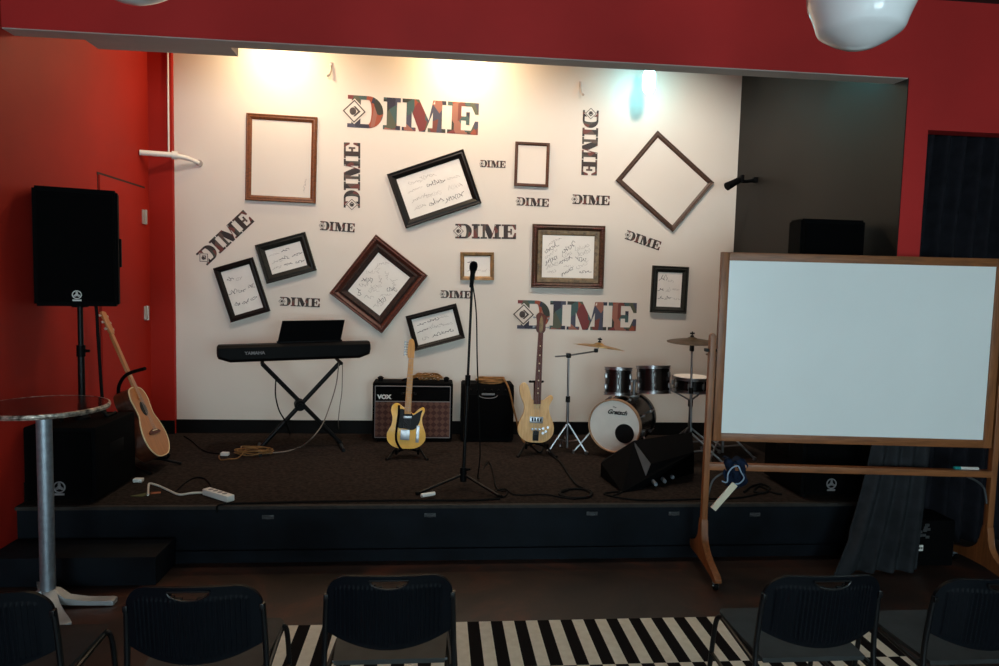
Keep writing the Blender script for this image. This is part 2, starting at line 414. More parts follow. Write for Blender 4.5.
def picture(pxs, bw, prof, fm, label, signed, inner=None, orn=None, seed=0, bold=0, angs=(0,), plain=False):
    P = [onY(x, y, YB) for x, y in pxs]   # TL TR BR BL
    c = (P[0]+P[1]+P[2]+P[3])/4
    u = ((P[1]-P[0])+(P[2]-P[3]))/2; v = ((P[0]-P[3])+(P[1]-P[2]))/2
    w, h = u.length, v.length; a = math.atan2(u.z, u.x)
    rot = R(-a, 'Y') @ FRONT
    t = thing('picture_frame', label, 'picture frame', (c.x, YB-.003, c.z), rot, 'picture frames on the white wall')
    def ring(pr, off):
        bm = B(); rows = []
        for sx, sy in ((-1, 1), (1, 1), (1, -1), (-1, -1)):
            rows.append([bm.verts.new((sx*(w/2-off-dx), sy*(h/2-off-dx), z)) for dx, z in pr])
        n = len(pr)
        for i in range(4):
            A, Bq = rows[i], rows[(i+1) % 4]
            for k in range(n): bm.faces.new((A[k], A[(k+1) % n], Bq[(k+1) % n], Bq[k]))
        return bm
    pr = [(0, 0)] + [(x*bw, z) for x, z in prof] + [(bw, 0)]
    part('moulding', ring(pr, 0), fm, t, smooth=25)
    off = bw
    if inner:
        im, iw, ipr = inner
        part('inner_moulding', ring([(-.001, 0)] + [(x*iw, z) for x, z in ipr] + [(iw, 0)], bw), im, t, 'inner band of a different colour', 25)
        off += iw
    if orn:
        for sx in (-1, 1):
            for sy in (-1, 1):
                bm = B()
                for k in range(5):
                    r = .02-.002*k
                    bmesh.ops.create_icosphere(bm, subdivisions=2, radius=r, matrix=T(sx*(w/2-.028-k*.022), sy*(h/2-.03), .03) @ Matrix.Diagonal((1, .8, .5, 1)))
                    bmesh.ops.create_icosphere(bm, subdivisions=2, radius=r, matrix=T(sx*(w/2-.028), sy*(h/2-.03-k*.022), .03) @ Matrix.Diagonal((.8, 1, .5, 1)))
                part('corner_ornament', bm, orn, t)
    iw_, ih_ = w-2*off, h-2*off
    bm = B(); box(bm, (0, 0, .004), (iw_+.012, ih_+.012, .006))
    pp = part('backing' if plain else 'paper', bm, M['white_wall'] if plain else M['paper'], t, None, 0)
    if signed:
        rng = random.Random(seed)
        for k in range(signed):
            L = rng.uniform(.16, .30)*iw_; hh = rng.uniform(.05, .11)*ih_
            rows_ = max(1, math.ceil(signed/3)); q_ = (k*5+seed) % signed
            pts = scribble(rng, ((q_ % 3-1)*.29+rng.uniform(-.05, .05))*iw_, (((q_//3)+.5)/rows_-.5+rng.uniform(-.04, .04))*.84*ih_, L, hh, rng.choice(angs)+rng.uniform(-.12, .12))
            if plain: pts = scribble(rng, .40*iw_, -.34*ih_, .17*ih_, .02*ih_, 1.45)
            dark = k < bold; bm = B()
            ribbon(bm, pts, .0045 if dark else .003, .0082)
            part('signature', bm, M['ink' if dark else 'ink_pale'], pp, 'dark pen signature' if dark else 'faint grey pen signature', 0)
    return t
FLAT = [(0, .020), (.15, .026), (.35, .022), (.6, .024), (.85, .018), (1, .012)]
DEEP = [(0, .026), (.12, .036), (.3, .03), (.5, .034), (.8, .020), (1, .012)]
picture([(246, 113), (317, 118), (316.6, 203.6), (246.8, 200.6)], .05, FLAT, M['frame_oak'], 'empty oak frame hung upright at the upper left of the white wall', 1, seed=1, plain=True)
picture([(386, 174.9), (463.8, 149.4), (480.8, 203.3), (406.8, 228.5)], .068, DEEP, M['frame_black'], 'large tilted black frame with signed paper left of the smallest empty frame', 11, seed=2, bold=3)
picture([(515.3, 141.9), (549.5, 143.5), (548, 187.6), (513.9, 185.9)], .028, FLAT, M['frame_walnut'], 'small empty narrow brown frame hung upright high in the middle', 0, plain=True)
picture([(655.6, 130), (712.6, 182), (673.2, 233), (616.6, 181.6)], .045, FLAT, M['frame_bronze'], 'empty thin brown frame turned as a diamond near the black wall', 0, plain=True)
picture([(213, 268.8), (252.5, 257.3), (271.5, 310.9), (232.6, 322)], .052, DEEP, M['frame_black'], 'tilted upright black frame with signed paper, leftmost on the wall', 8, seed=4, bold=7)
picture([(254.6, 245.7), (305.1, 232), (317.3, 270.3), (268.3, 283.6)], .07, DEEP, M['frame_green'], 'tilted dark green frame with signed paper beside the leftmost black frame', 8, seed=5, bold=5)
picture([(375.5, 234.5), (428, 275), (381.8, 333.6), (330.5, 293)], .06, DEEP, M['frame_mahogany'], 'ornate reddish mahogany frame turned as a diamond with signed paper', 16, seed=6, bold=4, angs=(.7, .8, -.8),
        inner=(M['frame_dark_inner'], .06, [(0, .022), (.3, .028), (.7, .018), (1, .011)]), orn=M['frame_mahogany'])
picture([(460.5, 252.2), (494.2, 252.4), (493.5, 280.2), (460.2, 280)], .036, FLAT, M['frame_gold'], 'smallest gilt frame with paper behind the microphone', 4, seed=7, bold=1)
picture([(532.6, 224), (604.7, 226.2), (602.9, 288.9), (530.8, 287.5)], .055, DEEP, M['frame_bronze'], 'ornate bronze frame with olive inner band and signed paper', 16, seed=8, bold=7, angs=(0, .5),
        inner=(M['frame_olive'], .045, [(0, .022), (.5, .020), (1, .010)]), orn=M['frame_mahogany'])
picture([(652.4, 265.5), (688.8, 267.1), (684.9, 313.6), (649.2, 312.2)], .06, DEEP, M['frame_green'], 'upright dark frame with signed paper, rightmost on the white wall', 8, seed=9, bold=4)
picture([(404.5, 316.4), (456, 303.3), (465.1, 337.8), (416, 350.8)], .046, DEEP, M['frame_black'], 'tilted black frame with signed paper above the yellow guitar headstock', 9, seed=10, bold=5)

# ------------------------------------------------------------------ DIME decals
def rect(bm, x0, y0, x1, y1, z=.0015): prism(bm, [(x0, y0), (x1, y0), (x1, y1), (x0, y1)], 0, z)
def letter_D():
    bm = B(); rect(bm, .13, .88, .75, 1); rect(bm, .13, 0, .75, .12); rect(bm, .25, .12, .52, .88)
    n = 20; out = [(.75+.45*math.cos(-PI/2+PI*k/n), .5+.5*math.sin(-PI/2+PI*k/n)) for k in range(n+1)]
    inn = [(.75+.10*math.cos(PI/2-PI*k/n), .5+.38*math.sin(PI/2-PI*k/n)) for k in range(n+1)]
    prism(bm, out+inn, 0, .0015); return bm
def letter_I():
    bm = B(); rect(bm, 1.20, .87, 1.72, 1); rect(bm, 1.20, 0, 1.72, .13); rect(bm, 1.31, .13, 1.61, .87); return bm
def letter_M():
    bm = B(); rect(bm, 1.77, .88, 1.97, 1); rect(bm, 1.77, 0, 2.19, .11); rect(bm, 1.90, .11, 2.06, .62)
    prism(bm, [(1.90, .62), (2.06, .62), (2.30, 0), (2.44, 0), (2.58, .36), (2.27, 1), (1.97, 1), (1.90, .88)], 0, .0015)
    prism(bm, [(2.44, 0), (2.48, 0), (2.70, .62), (2.70, .88), (2.76, 1), (2.70, 1), (2.58, .36)], 0, .0015)
    rect(bm, 2.76, .88, 3.10, 1); rect(bm, 2.56, 0, 3.10, .12); rect(bm, 2.70, .12, 2.98, .88); return bm
def letter_E():
    bm = B(); rect(bm, 3.15, .88, 4.1, 1); rect(bm, 3.15, 0, 4.1, .12); rect(bm, 3.28, .12, 3.57, .88)
    prism(bm, [(3.88, .88), (4.0, .64), (4.1, .64), (4.1, .88)], 0, .0015); prism(bm, [(3.88, .12), (4.0, .42), (4.1, .42), (4.1, .12)][::-1], 0, .0015)
    rect(bm, 3.57, .43, 3.72, .56); rect(bm, 3.72, .3, 3.83, .7); return bm
def dia(cx, cy, a, b): return [(cx+a, cy), (cx, cy+b), (cx-a, cy), (cx, cy-b)]
def dring(bm, cx, cy, a, b, t, z0, z1):
    o, i = dia(cx, cy, a, b), dia(cx, cy, a-t, b-t)
    for k in range(4):
        k2 = (k+1) % 4; prism(bm, [o[k], o[k2], i[k2], i[k]], z0, z1)
DEC = {}
def decal(bl, br, tl, label, mk):
    p0, p1, p2 = onY(*bl, YB), onY(*br, YB), onY(*tl, YB)
    u = p1-p0; L = u.length; hgt = (p2-p0).length; s = (L/3.97 + hgt)/2
    a = math.atan2(u.z, u.x); rot = R(-a, 'Y') @ FRONT
    root = p0 - u.normalized()*.13*L/3.97
    t = thing('wall_decal', label, 'wall decal', (root.x, YB-.0012, root.z), rot @ Matrix.Diagonal((L/3.97, hgt, 1, 1)), 'lettering decals on the white wall')
    m = M[mk]
    for nm, fn in (('D', letter_D), ('I', letter_I), ('M', letter_M), ('E', letter_E)):
        if (nm, mk) not in DEC: DEC[nm, mk] = part('letter', fn(), m, t, None, 0)
        else:
            o = DEC[nm, mk].copy(); C.objects.link(o); o.parent = t
    if ('eye', mk) not in DEC:
        bm = B(); prism(bm, dia(.335, .5, .385, .40), .0017, .0025)
        DEC['eye', mk] = [part('eye_ground', bm, M['white_wall'], t, None, 0)]
        bm = B(); dring(bm, .33, .5, .345, .36, .05, .0026, .0036)
        prism(bm, [(.30, .66), (.36, .66), (.52, .5), (.36, .34), (.30, .34), (.44, .5)], .0026, .0036)
        n = 16; prism(bm, [(.29+.10*math.cos(2*PI*k/n), .5+.12*math.sin(2*PI*k/n)) for k in range(n)], .0026, .0036)
        DEC['eye', mk].append(part('eye_emblem', bm, M['decal_dark'], DEC['eye', mk][0], None, 0))
    else:
        o = DEC['eye', mk][0].copy(); C.objects.link(o); o.parent = t
        e = DEC['eye', mk][1].copy(); C.objects.link(e); e.parent = o
decal((347.2, 127), (477.8, 135), (346.8, 94.8), 'largest multicoloured DIME decal at the top under the warm lamps', 'decal_big')
decal((517, 328.5), (635.7, 331), (517.7, 300), 'large multicoloured DIME decal behind the bass headstock', 'decal_big')
decal((360, 208), (360.3, 143), (343.7, 207.5), 'DIME decal turned upright to read upwards', 'decal_small')
decal((583, 110), (581.2, 175), (598.7, 110.5), 'DIME decal turned upright to read downwards', 'decal_small')
decal((207.3, 265.7), (254.6, 221.5), (195.8, 254), 'slanting DIME decal rising to the right above the leftmost frame', 'decal_small')
decal((320, 230), (354.5, 232.5), (320.3, 221), 'small level DIME decal right of the dark green tilted frame', 'decal_small')
decal((480.3, 167), (505.4, 168), (480.6, 160), 'smallest DIME decal between black frame and small brown frame', 'decal_small')
decal((516.6, 205.3), (548.6, 207), (516.8, 197.1), 'small DIME decal directly below the small empty brown frame', 'decal_small')
decal((572.4, 203.9), (609.4, 205.4), (573, 194.4), 'small DIME decal below the downward reading decal', 'decal_small')
decal((455.3, 238.3), (516, 239), (455.4, 223.8), 'medium DIME decal above the smallest gilt frame', 'decal_small')
decal((624.5, 238.8), (658.7, 250.5), (626.9, 229.9), 'small DIME decal slanting down to the right below the empty diamond frame', 'decal_small')
decal((279.9, 305.6), (319.8, 307.3), (280.5, 296.8), 'small level DIME decal above the keyboard music rest', 'decal_small')
decal((440.7, 297.9), (471, 298.5), (441, 290.3), 'small DIME decal partly behind the microphone stand pole', 'decal_small')

# ------------------------------------------------------------------ wall hardware and lamps
for k, (px, py) in enumerate(((331, 64), (580.5, 83))):
    p = onY(px, py, YB-.01)
    t = thing('wall_hook', ['white wall hook beside the left warm lamp glow', 'white wall hook left of the cyan lamp'][k], 'hook', (p.x, YB, p.z), FRONT, 'white wall hooks')
    bm = B(); box(bm, (0, -.01, .006), (.022, .05, .010), bev=.003); part('plate', bm, M['hinge'], t)
    s = 1 if k == 0 else -1
    bm = B(); tube(bm, spline([(0, -.01, .01), (0, -.05, .018), (-s*.006, -.09, .025), (-s*.02, -.115, .035), (-s*.028, -.11, .045)], 5), .009, 8)
    part('hook', bm, M['hinge'], t)
# white pipe across the corner column
t = thing('white_pipe', 'white pipe crossing the red corner column at the left of the stage', 'pipe', (colx, 6.25, onY(172, 155, 6.25).z))
o0 = Vector(t.location)
a0, a1, a2, a3 = onX(139.5, 152.5, XL+.005), onY(173, 155, 6.44), onY(188, 158.5, 6.50), onY(199, 163, 6.55)
bm = B(); tube(bm, [a0-o0, a1-o0], .024, 14); part('main_pipe', bm, M['white_paint'], t)
bm = B(); tube(bm, [a1-o0-Vector((.012, 0, 0)), a1-o0+Vector((.03, .02, 0))], .036, 14); part('coupling', bm, M['white_plastic'], t)
bm = B(); tube(bm, spline([a1-o0, a2-o0, a3-o0], 6), [.022]*7+[.018]*6, 12); part('elbow', bm, M['white_paint'], t)
bm = B(); cyl(bm, a3-o0, a3-o0+Vector((0, .02, 0)), .03, seg=14); part('flange', bm, M['hinge'], t)
p = onY(168.2, 100, YC-.012); bm = B(); cyl(bm, (p.x, YC-.012, a1.z+.03), (p.x, YC-.012, ZS-.002), .008, seg=10)
o = part('conduit', bm, M['white_paint']); rebase(o, (p.x, YC-.012, a1.z)); tag(o, 'thin pale conduit running up the red corner column', 'conduit')
# cyan lamp
p = onY(649, 82, 6.28)
t = thing('stage_lamp', 'glowing cyan capsule lamp hanging at the top right of the white wall', 'lamp', (p.x, p.y, p.z))
CY = emis('cyan_lamp_glass', (150, 246, 255), 14)
bm = B(); lathe(bm, [(0, -.115), (.03, -.105), (.052, -.07), (.058, -.02), (.058, .06), (.045, .10), (.03, .12)], seg=24); part('bulb', bm, CY, t)
bm = B(); cyl(bm, (0, 0, .115), (0, 0, .2), .034, seg=18); part('socket', bm, M['black'], t)
bm = B(); cyl(bm, (0, 0, .2), (0, 0, ZS-p.z), .008, seg=8); part('stem', bm, M['black_metal'], t)
def lamp(name, kind, loc, energy, col, **k):
    l = bpy.data.lights.new(name, kind); l.energy = energy; l.color = col[:3] if max(col) <= 1 else lin(col)[:3]
    o = bpy.data.objects.new(name, l); C.objects.link(o); o.location = loc
    for a, v in k.items(): setattr(l, a, v)
    return o
lamp('cyan_lamp_light', 'POINT', (p.x-.11, YB-.20, p.z-.01), .85, (.0, .50, .75), shadow_soft_size=.04)
# warm wall washers above the header line
for k, (px, py, e) in enumerate(((278, 72, 22), (462, 78, 28))):
    w = onY(px, py, YB); L = Vector((w.x, YB-.36, w.z+.22))
    lamp('wall_washer_light', 'POINT', L, e, (1, .76, .44), shadow_soft_size=.06)
for k, (x, e) in enumerate(((-1.25, 80), (.45, 74), (2.0, 100))):  # added unseen fill spots that brighten the white back wall
    L = Vector((x, 5.15, 4.25)); o = lamp('added_stage_fill', 'SPOT', L, e, (1, .84, .70), spot_size=math.radians(112), spot_blend=.9, shadow_soft_size=.10)
    aim = Vector((x, YB, 1.70)); o.rotation_euler = (aim-L).to_track_quat('-Z', 'Y').to_euler()
pk = onX(845, 100, (cR+jR)/2); lk = Vector((pk.x-.34, pk.y, pk.z+.30))
o = lamp('added_cyan_glow', 'SPOT', lk, 10, (.0, .62, .70), spot_size=math.radians(95), spot_blend=1, shadow_soft_size=.05)  # added unseen lamp making the cyan glow on the black wall
o.rotation_euler = (pk-lk).to_track_quat('-Z', 'Y').to_euler()
# small black spotlight on the black wall
t0 = onY(757, 180, 6.22); 
t = thing('small_spotlight', 'small black spotlight on an arm at the edge of the black wall', 'spotlight', (cR+.02, 6.22, t0.z))
q = Vector(t.location)
h0, h1 = onY(727, 186.5, 6.12)-q, onY(738.5, 180.5, 6.15)-q
bm = B(); tube(bm, [h0, h0+(h1-h0)*.5, h1, h1+(h1-h0)*.2], [.038, .032, .03, .018], 16); part('head', bm, M['black'], t)
bm = B(); tube(bm, spline([h1, onY(746, 181.5, 6.18)-q, onY(757, 180, 6.22)-q, (.10, 0, 0)], 5), .016, 10); part('arm', bm, M['black'], t)
bm = B(); box(bm, h1+Vector((.03, .0, .02)), (.03, .05, .06), bev=.005); box(bm, onY(755, 180, 6.22)-q, (.05, .05, .05), bev=.008); part('bracket', bm, M['black'], t)
# pendant globes in the hall
p = onZ(859, 50, 2.67)
t = thing('pendant_lamp', 'white opal glass schoolhouse pendant lamp above the whiteboard', 'pendant lamp', p, None, 'opal pendant lamps')
sc_ = .40/ .40
prof = [(0, 0), (.03, .003), (.06, .011), (.10, .028), (.135, .048), (.150, .058), (.157, .068), (.164, .088), (.178, .12), (.192, .148), (.198, .17), (.2, .185), (.195, .20), (.18, .218), (.15, .24), (.11, .265), (.08, .285), (.065, .30), (.06, .33)]
prof = [(r*.88, z) for r, z in prof]; bm = B(); lathe(bm, prof, seg=56); part('globe', bm, M['opal'], t, smooth=60)
bm = B(); lathe(bm, [(.068, .315), (.075, .33), (.075, .37), (.05, .40), (.02, .42)], seg=28); part('fitter', bm, M['steel'], t)
bm = B(); cyl(bm, (0, 0, .42), (0, 0, ZC-2.67-.02), .012, seg=10); part('stem', bm, M['steel'], t)
bm = B(); lathe(bm, [(.012, ZC-2.67-.06), (.06, ZC-2.67-.02), (.065, ZC-2.67-.001)], seg=24); part('canopy', bm, M['steel'], t)
t2 = copy_tree(t); t2.location = onZ(130, 3, 2.67); t2['label'] = 'white opal pendant lamp whose tip shows at the upper left edge'

# ------------------------------------------------------------------ loudspeakers, subwoofers, poles
def loudspeaker(loc, yaw, label, w=.47, h=.755, d=.31):
    t = thing('loudspeaker', label, 'loudspeaker', loc, R(yaw, 'Z'), 'loudspeakers on poles')
    bm = B(); prism(bm, [(-w/2, -d/2), (w/2, -d/2), (w/2, d*.1), (w*.3, d/2), (-w*.3, d/2), (-w/2, d*.1)], .0, h); 
    bmesh.ops.bevel(bm, geom=bm.edges[:], offset=.014, segments=2, affect='EDGES'); part('cabinet', bm, M['black_matte'], t)
    bm = B(); box(bm, (0, -d/2-.006, h*.5), (w-.05, .014, h-.06), bev=.006); g = part('grille', bm, M['grille'], t)
    Mx = T(0, -d/2-.014, .075) @ FRONT
    bm = B(); fork_emblem(bm, (0, 0, 0), .025, Mx); box(bm, (0, -.036, 0), (.05, .010, .004), Mx); part('emblem', bm, M['logo_white'], g, 'white ringed emblem')
    for s in (-1, 1):
        bm = B(); box(bm, (s*(w/2+.006), .0, h*.47), (.014, .05, .19), bev=.005); part('handle', bm, M['black'], t)
    bm = B(); cyl(bm, (0, 0, -.012), (0, 0, .01), .05, seg=20); part('pole_mount', bm, M['black'], t)
    return t
def subwoofer(loc, yaw, label, w=.44, h=.49, d=.55):
    t = thing('subwoofer', label, 'subwoofer', loc, R(yaw, 'Z'), 'subwoofers on the stage')
    bm = B(); box(bm, (0, 0, h/2+.012), (w, d, h-.024), bev=.012); part('cabinet', bm, M['black_matte'], t)
    bm = B(); box(bm, (0, -d/2-.005, h/2+.01), (w-.05, .012, h-.07), bev=.005); g = part('grille', bm, M['grille'], t)
    Mx = T(0, -d/2-.012, .11) @ FRONT
    bm = B(); fork_emblem(bm, (0, 0, 0), .034, Mx); box(bm, (0, -.046, 0), (.06, .012, .004), Mx); part('emblem', bm, M['logo_grey'], g, 'dull grey ringed emblem')
    for sx in (-1, 1):
        for sy in (-1, 1):
            bm = B(); cyl(bm, (sx*(w/2-.05), sy*(d/2-.05), 0), (sx*(w/2-.05), sy*(d/2-.05), .014), .022, seg=14); part('foot', bm, M['black'], t)
    for s in (-1, 1):
        bm = B(); box(bm, (s*(w/2+.001), 0, h*.62), (.006, .19, .09), bev=.002); part('handle', bm, M['black'], t)
    return t
def pole(loc, z1, label):
    t = thing('speaker_pole', label, 'speaker pole', loc, None, 'speaker poles')
    H1 = z1-loc[2]
    bm = B(); cyl(bm, (0, 0, .0), (0, 0, H1*.62), .021, seg=18); part('lower_tube', bm, M['black_metal'], t)
    bm = B(); cyl(bm, (0, 0, H1*.6), (0, 0, H1), .017, seg=18); part('upper_tube', bm, M['black_metal'], t)
    bm = B(); cyl(bm, (0, 0, H1*.56), (0, 0, H1*.66), .027, seg=18); cyl(bm, (.02, 0, H1*.61), (.055, 0, H1*.61), .010, seg=10); part('collar', bm, M['black'], t)
    bm = B(); lathe(bm, [(.05, 0), (.05, .012), (.03, .03), (.022, .05)], seg=20); part('base_flange', bm, M['black'], t)
    for k in range(3):
        a = .1 + k*2*PI/3; ux, uy = math.cos(a), math.sin(a)
        bm = B(); tube(bm, spline([(ux*.02, uy*.02, .085), (ux*.07, uy*.07, .085), (ux*.12, uy*.12, .05), (ux*.16, uy*.16, .011)], 4), .011, 8); part('leg', bm, M['black'], t)
    return t
# left stack
zsub = HS
fl = onZ(95, 507, HS)
subL = Vector((fl.x-.235, 4.50+.28, HS))
subwoofer(subL, -.02, 'black subwoofer under the speaker pole at the left end of the stage')
spL = onY(75.5, 306.5, 4.62)
poleL = (onY(81, 350, 4.80).x, 4.80, HS+.49)
pole(poleL, spL.z-.012, 'black pole carrying the left loudspeaker on the subwoofer')
loudspeaker((poleL[0], 4.80, spL.z), .36, 'black loudspeaker on a pole in front of the red wall')
# right stack
srx = onY(829, 487, 4.56).x
subwoofer((srx, 4.54+.28, HS), 0, 'black subwoofer half hidden by the whiteboard rail')
q = onY(837, 219, 4.62)
pole((q.x, 4.80, HS+.49), q.z-.755-.012, 'black pole hidden behind the whiteboard under the right loudspeaker')
loudspeaker((q.x, 4.80, q.z-.755), -.02, 'black loudspeaker against the black wall above the whiteboard')
# cable dropping from left speaker to the sub
p0, p1 = onY(95, 305, 4.86), onY(100, 396, 4.86)
bm = B(); tube(bm, spline([(p0.x-.03, 4.84, spL.z+.05), (p0.x, 4.87, p0.z), (p0.x+.01, 4.875, p0.z-.25), (p1.x, 4.89, HS+.62), (p1.x+.02, 4.88, HS+.53), (p1.x+.05, 4.84, HS+.503), (p1.x+.06, 4.95, HS+.503)], 8), .011, 8)
o = part('speaker_cable', bm, M['black_cable']); rebase(o, (p1.x, 4.86, HS+.656)); tag(o, 'thick black cable hanging beside the left speaker pole', 'cable')

# ------------------------------------------------------------------ guitars
def outline(pts, n=6): return [(p.x, p.y) for p in spline([(a, b, 0) for a, b in pts], n, closed=True)]
def stand(loc, yaw, label, hgt, yoke=True, cradle=.12):
    t = thing('guitar_stand', label, 'guitar stand', loc, R(yaw, 'Z'), 'guitar stands')
    bm = B(); tube(bm, [(0, .10, .16), (0, .16, hgt)], .011, 10); part('upright', bm, M['black_metal'], t)
    for s in (-1, 1):
        bm = B(); tube(bm, spline([(0, .10, .20), (s*.06, .06, .12), (s*.15, -.06, .014), (s*.17, -.09, .011)], 5), .010, 8); part('leg', bm, M['black_metal'], t)
    bm = B(); tube(bm, spline([(0, .10, .18), (0, .2, .09), (0, .29, .011)], 5), .010, 8); part('leg', bm, M['black_metal'], t)
    for s in (-1, 1):
        bm = B(); tube(bm, spline([(0, .085, cradle-.02), (s*.08, .05, cradle-.035), (s*.09, -.06, cradle-.03), (s*.09, -.085, cradle+.015)], 5), .011, 8); part('cradle_arm', bm, M['black'], t)
    if yoke:
        bm = B(); tube(bm, spline([(-.055, .06, hgt+.01), (-.05, .11, hgt), (0, .155, hgt-.005), (.05, .11, hgt), (.055, .06, hgt+.01)], 5), .010, 8); part('neck_yoke', bm, M['black'], t)
    return t
def strings(bm, n, wb, wn, z0, z1, y):
    for k in range(n):
        f = (k/(n-1)-.5); tube(bm, [(f*wb, y, z0), (f*wn, y+.004, z1)], .0006, 4)
def tuners(t, n, x, z0, z1, y, m, both=False):
    for k in range(n):
        z = z0+(z1-z0)*k/max(1, n-1)
        for s in ((-1, 1) if both else (-1,)):
            bm = B(); cyl(bm, (s*(x-.012), y, z), (s*(x+.016), y, z), .004, seg=8); box(bm, (s*(x+.022), y, z), (.016, .010, .016), bev=.003)
            part('tuning_peg', bm, m, t)
UPR = R(PI/2, 'X')                          # outline plane (x, z) with thickness along -y
# yellow solid-body electric
gY = 5.62; gp = onZ(405, 453, HS)
base = Vector((onY(405, 446, gY).x, gY, HS))
top = onY(412.5, 340, gY+.1)
rot = R(math.atan2(top.x-base.x, 1.0)+.0, 'Y') @ R(-.13, 'X')
g = thing('electric_guitar', 'yellow electric guitar with black pickguard on a stand', 'guitar', base, rot, 'guitars on stands')
z0 = .085
body = outline([(0, z0), (.09, z0+.012), (.148, z0+.06), (.158, z0+.12), (.130, z0+.20), (.122, z0+.26), (.140, z0+.315), (.125, z0+.345), (.085, z0+.325), (.045, z0+.285), (.03, z0+.30), (.012, z0+.325), (-.03, z0+.335), (-.085, z0+.37), (-.125, z0+.355), (-.138, z0+.31), (-.122, z0+.25), (-.128, z0+.19), (-.158, z0+.12), (-.148, z0+.055), (-.09, z0+.010)])
bm = B(); prism(bm, body, -.022, .022, UPR, bev=.006); part('body', bm, M['guitar_yellow'], g)
pg = outline([(-.06, z0+.325), (.03, z0+.295), (.05, z0+.28), (.118, z0+.325), (.112, z0+.29), (.10, z0+.22), (.06, z0+.16), (-.02, z0+.165), (-.075, z0+.175), (-.085, z0+.25)], 5)
bm = B(); prism(bm, pg, .0222, .0247, UPR); part('pickguard', bm, M['pickguard'], g, 'black pickguard')
bm = B(); prism(bm, [(-.028, z0+.285), (.028, z0+.285), (.021, z0+.745), (-.021, z0+.745)], .018, .036, UPR, bev=.003); part('neck', bm, M['maple_neck'], g)
bm = B()
for k in range(20):
    zf = z0+.745-.648*(1-2**(-k/12.)); box(bm, (0, -.0365, zf), (.044+.010*k/20, .0012, .0012))
part('frets', bm, M['steel'], g)
hs = outline([(-.021, z0+.745), (.021, z0+.745), (.024, z0+.78), (.022, z0+.86), (.006, z0+.905), (-.022, z0+.90), (-.030, z0+.87), (-.034, z0+.80), (-.030, z0+.765)], 4)
bm = B(); prism(bm, hs, .014, .030, UPR, bev=.002); hd = part('headstock', bm, M['maple_neck'], g); tuners(hd, 6, .034, z0+.775, z0+.88, -.022, M['chrome'])
bm = B(); box(bm, (0, -.0285, z0+.26), (.07, .014, .024), bev=.005); part('neck_pickup', bm, M['chrome'], g, 'chrome covered pickup')
bm = B(); box(bm, (-.01, -.026, z0+.115), (.075, .009, .085), bev=.002); box(bm, (-.012, -.031, z0+.14), (.065, .006, .02), R(.2, 'Y') if 0 else I4); part('bridge', bm, M['chrome'], g, 'chrome bridge plate')
bm = B(); box(bm, (.092, -.025, z0+.125), (.026, .006, .14), bev=.002)
for dz in (.04, .0): cyl(bm, (.092, -.027, z0+.10+dz), (.092, -.042, z0+.10+dz), .010, seg=14)
part('control_plate', bm, M['chrome'], g, 'chrome control plate with knobs')
bm = B(); strings(bm, 6, .052, .036, z0+.10, z0+.75, -.040); part('strings', bm, M['steel'], g)
bm = B(); tube(bm, spline([(-.075, -.026, z0+.355), (-.072, -.030, z0+.27), (-.082, -.032, z0+.16), (-.078, -.034, z0+.07), (-.05, -.030, z0+.015), (-.03, -.02, z0-.008)], 6), .010, 6); part('strap', bm, M['black'], g, 'black strap hanging over the body')
stand(Vector((base.x+.02, gY+.035, HS)), 0, 'black stand under the yellow electric guitar', .52, True, .08)
# natural bass
bY = 5.72; base = Vector((onY(534.5, 446, bY).x, bY, HS)); top = onY(541, 318, bY+.14)
rot = R(math.atan2(top.x-base.x, 1.16), 'Y') @ R(-.12, 'X')
g = thing('bass_guitar', 'natural maple bass guitar with dark neck on a stand', 'guitar', base, rot, 'guitars on stands')
z0 = .115
body = outline([(0, z0), (0.080, z0+0.010), (0.138, z0+0.057), (0.155, z0+0.118), (0.143, z0+0.185), (0.114, z0+0.252), (0.106, z0+0.309), (0.122, z0+0.355), (0.138, z0+0.389), (0.118, z0+0.410), (0.085, z0+0.389), (0.040, z0+0.355), (-0.035, z0+0.355), (-0.052, z0+0.386), (-0.066, z0+0.433), (-0.084, z0+0.479), (-0.112, z0+0.507), (-0.142, z0+0.496), (-0.156, z0+0.458), (-0.144, z0+0.391), (-0.114, z0+0.324), (-0.110, z0+0.258), (-0.140, z0+0.185), (-0.155, z0+0.118), (-0.138, z0+0.057), (-0.080, z0+0.010)])
bm = B(); prism(bm, body, -.018, .018, UPR, bev=.006); part('body', bm, M['bass_natural'], g)
bm = B(); prism(bm, [(-.030, z0+.33), (.030, z0+.33), (.021, z0+.94), (-.021, z0+.94)], .015, .034, UPR, bev=.003); part('neck', bm, M['rosewood'], g, 'dark rosewood neck')
bm = B()
for k in (3, 5, 7, 9, 12, 15, 17): zf = z0+.94-.84*(1-2**(-(k-.5)/12.)); cyl(bm, (0, -.034, zf), (0, -.0352, zf), .0065, seg=12)
part('inlays', bm, M['binding'], g, 'pale dot inlays')
hs = outline([(-.021, z0+.94), (.021, z0+.94), (.04, z0+.97), (.036, z0+1.03), (.048, z0+1.075), (.02, z0+1.10), (-.02, z0+1.115), (-.046, z0+1.085), (-.036, z0+1.03), (-.042, z0+.97)], 4)
bm = B(); prism(bm, hs, .012, .030, UPR, bev=.002); hd = part('headstock', bm, M['rosewood'], g); tuners(hd, 2, .042, z0+.99, z0+1.07, -.02, M['chrome'], True)
bm = B(); prism(bm, outline([(-.012, z0+.95), (.012, z0+.95), (.016, z0+1.03), (0, z0+1.09), (-.016, z0+1.03)], 3), .030, .032, UPR); part('truss_cover', bm, M['frame_gold'], hd, 'gilt cover plate')
bm = B(); box(bm, (0, -.023, z0+.195), (.115, .012, .055), bev=.004); part('pickup_cover', bm, M['chrome'], g, 'chrome pickup cover')
bm = B()
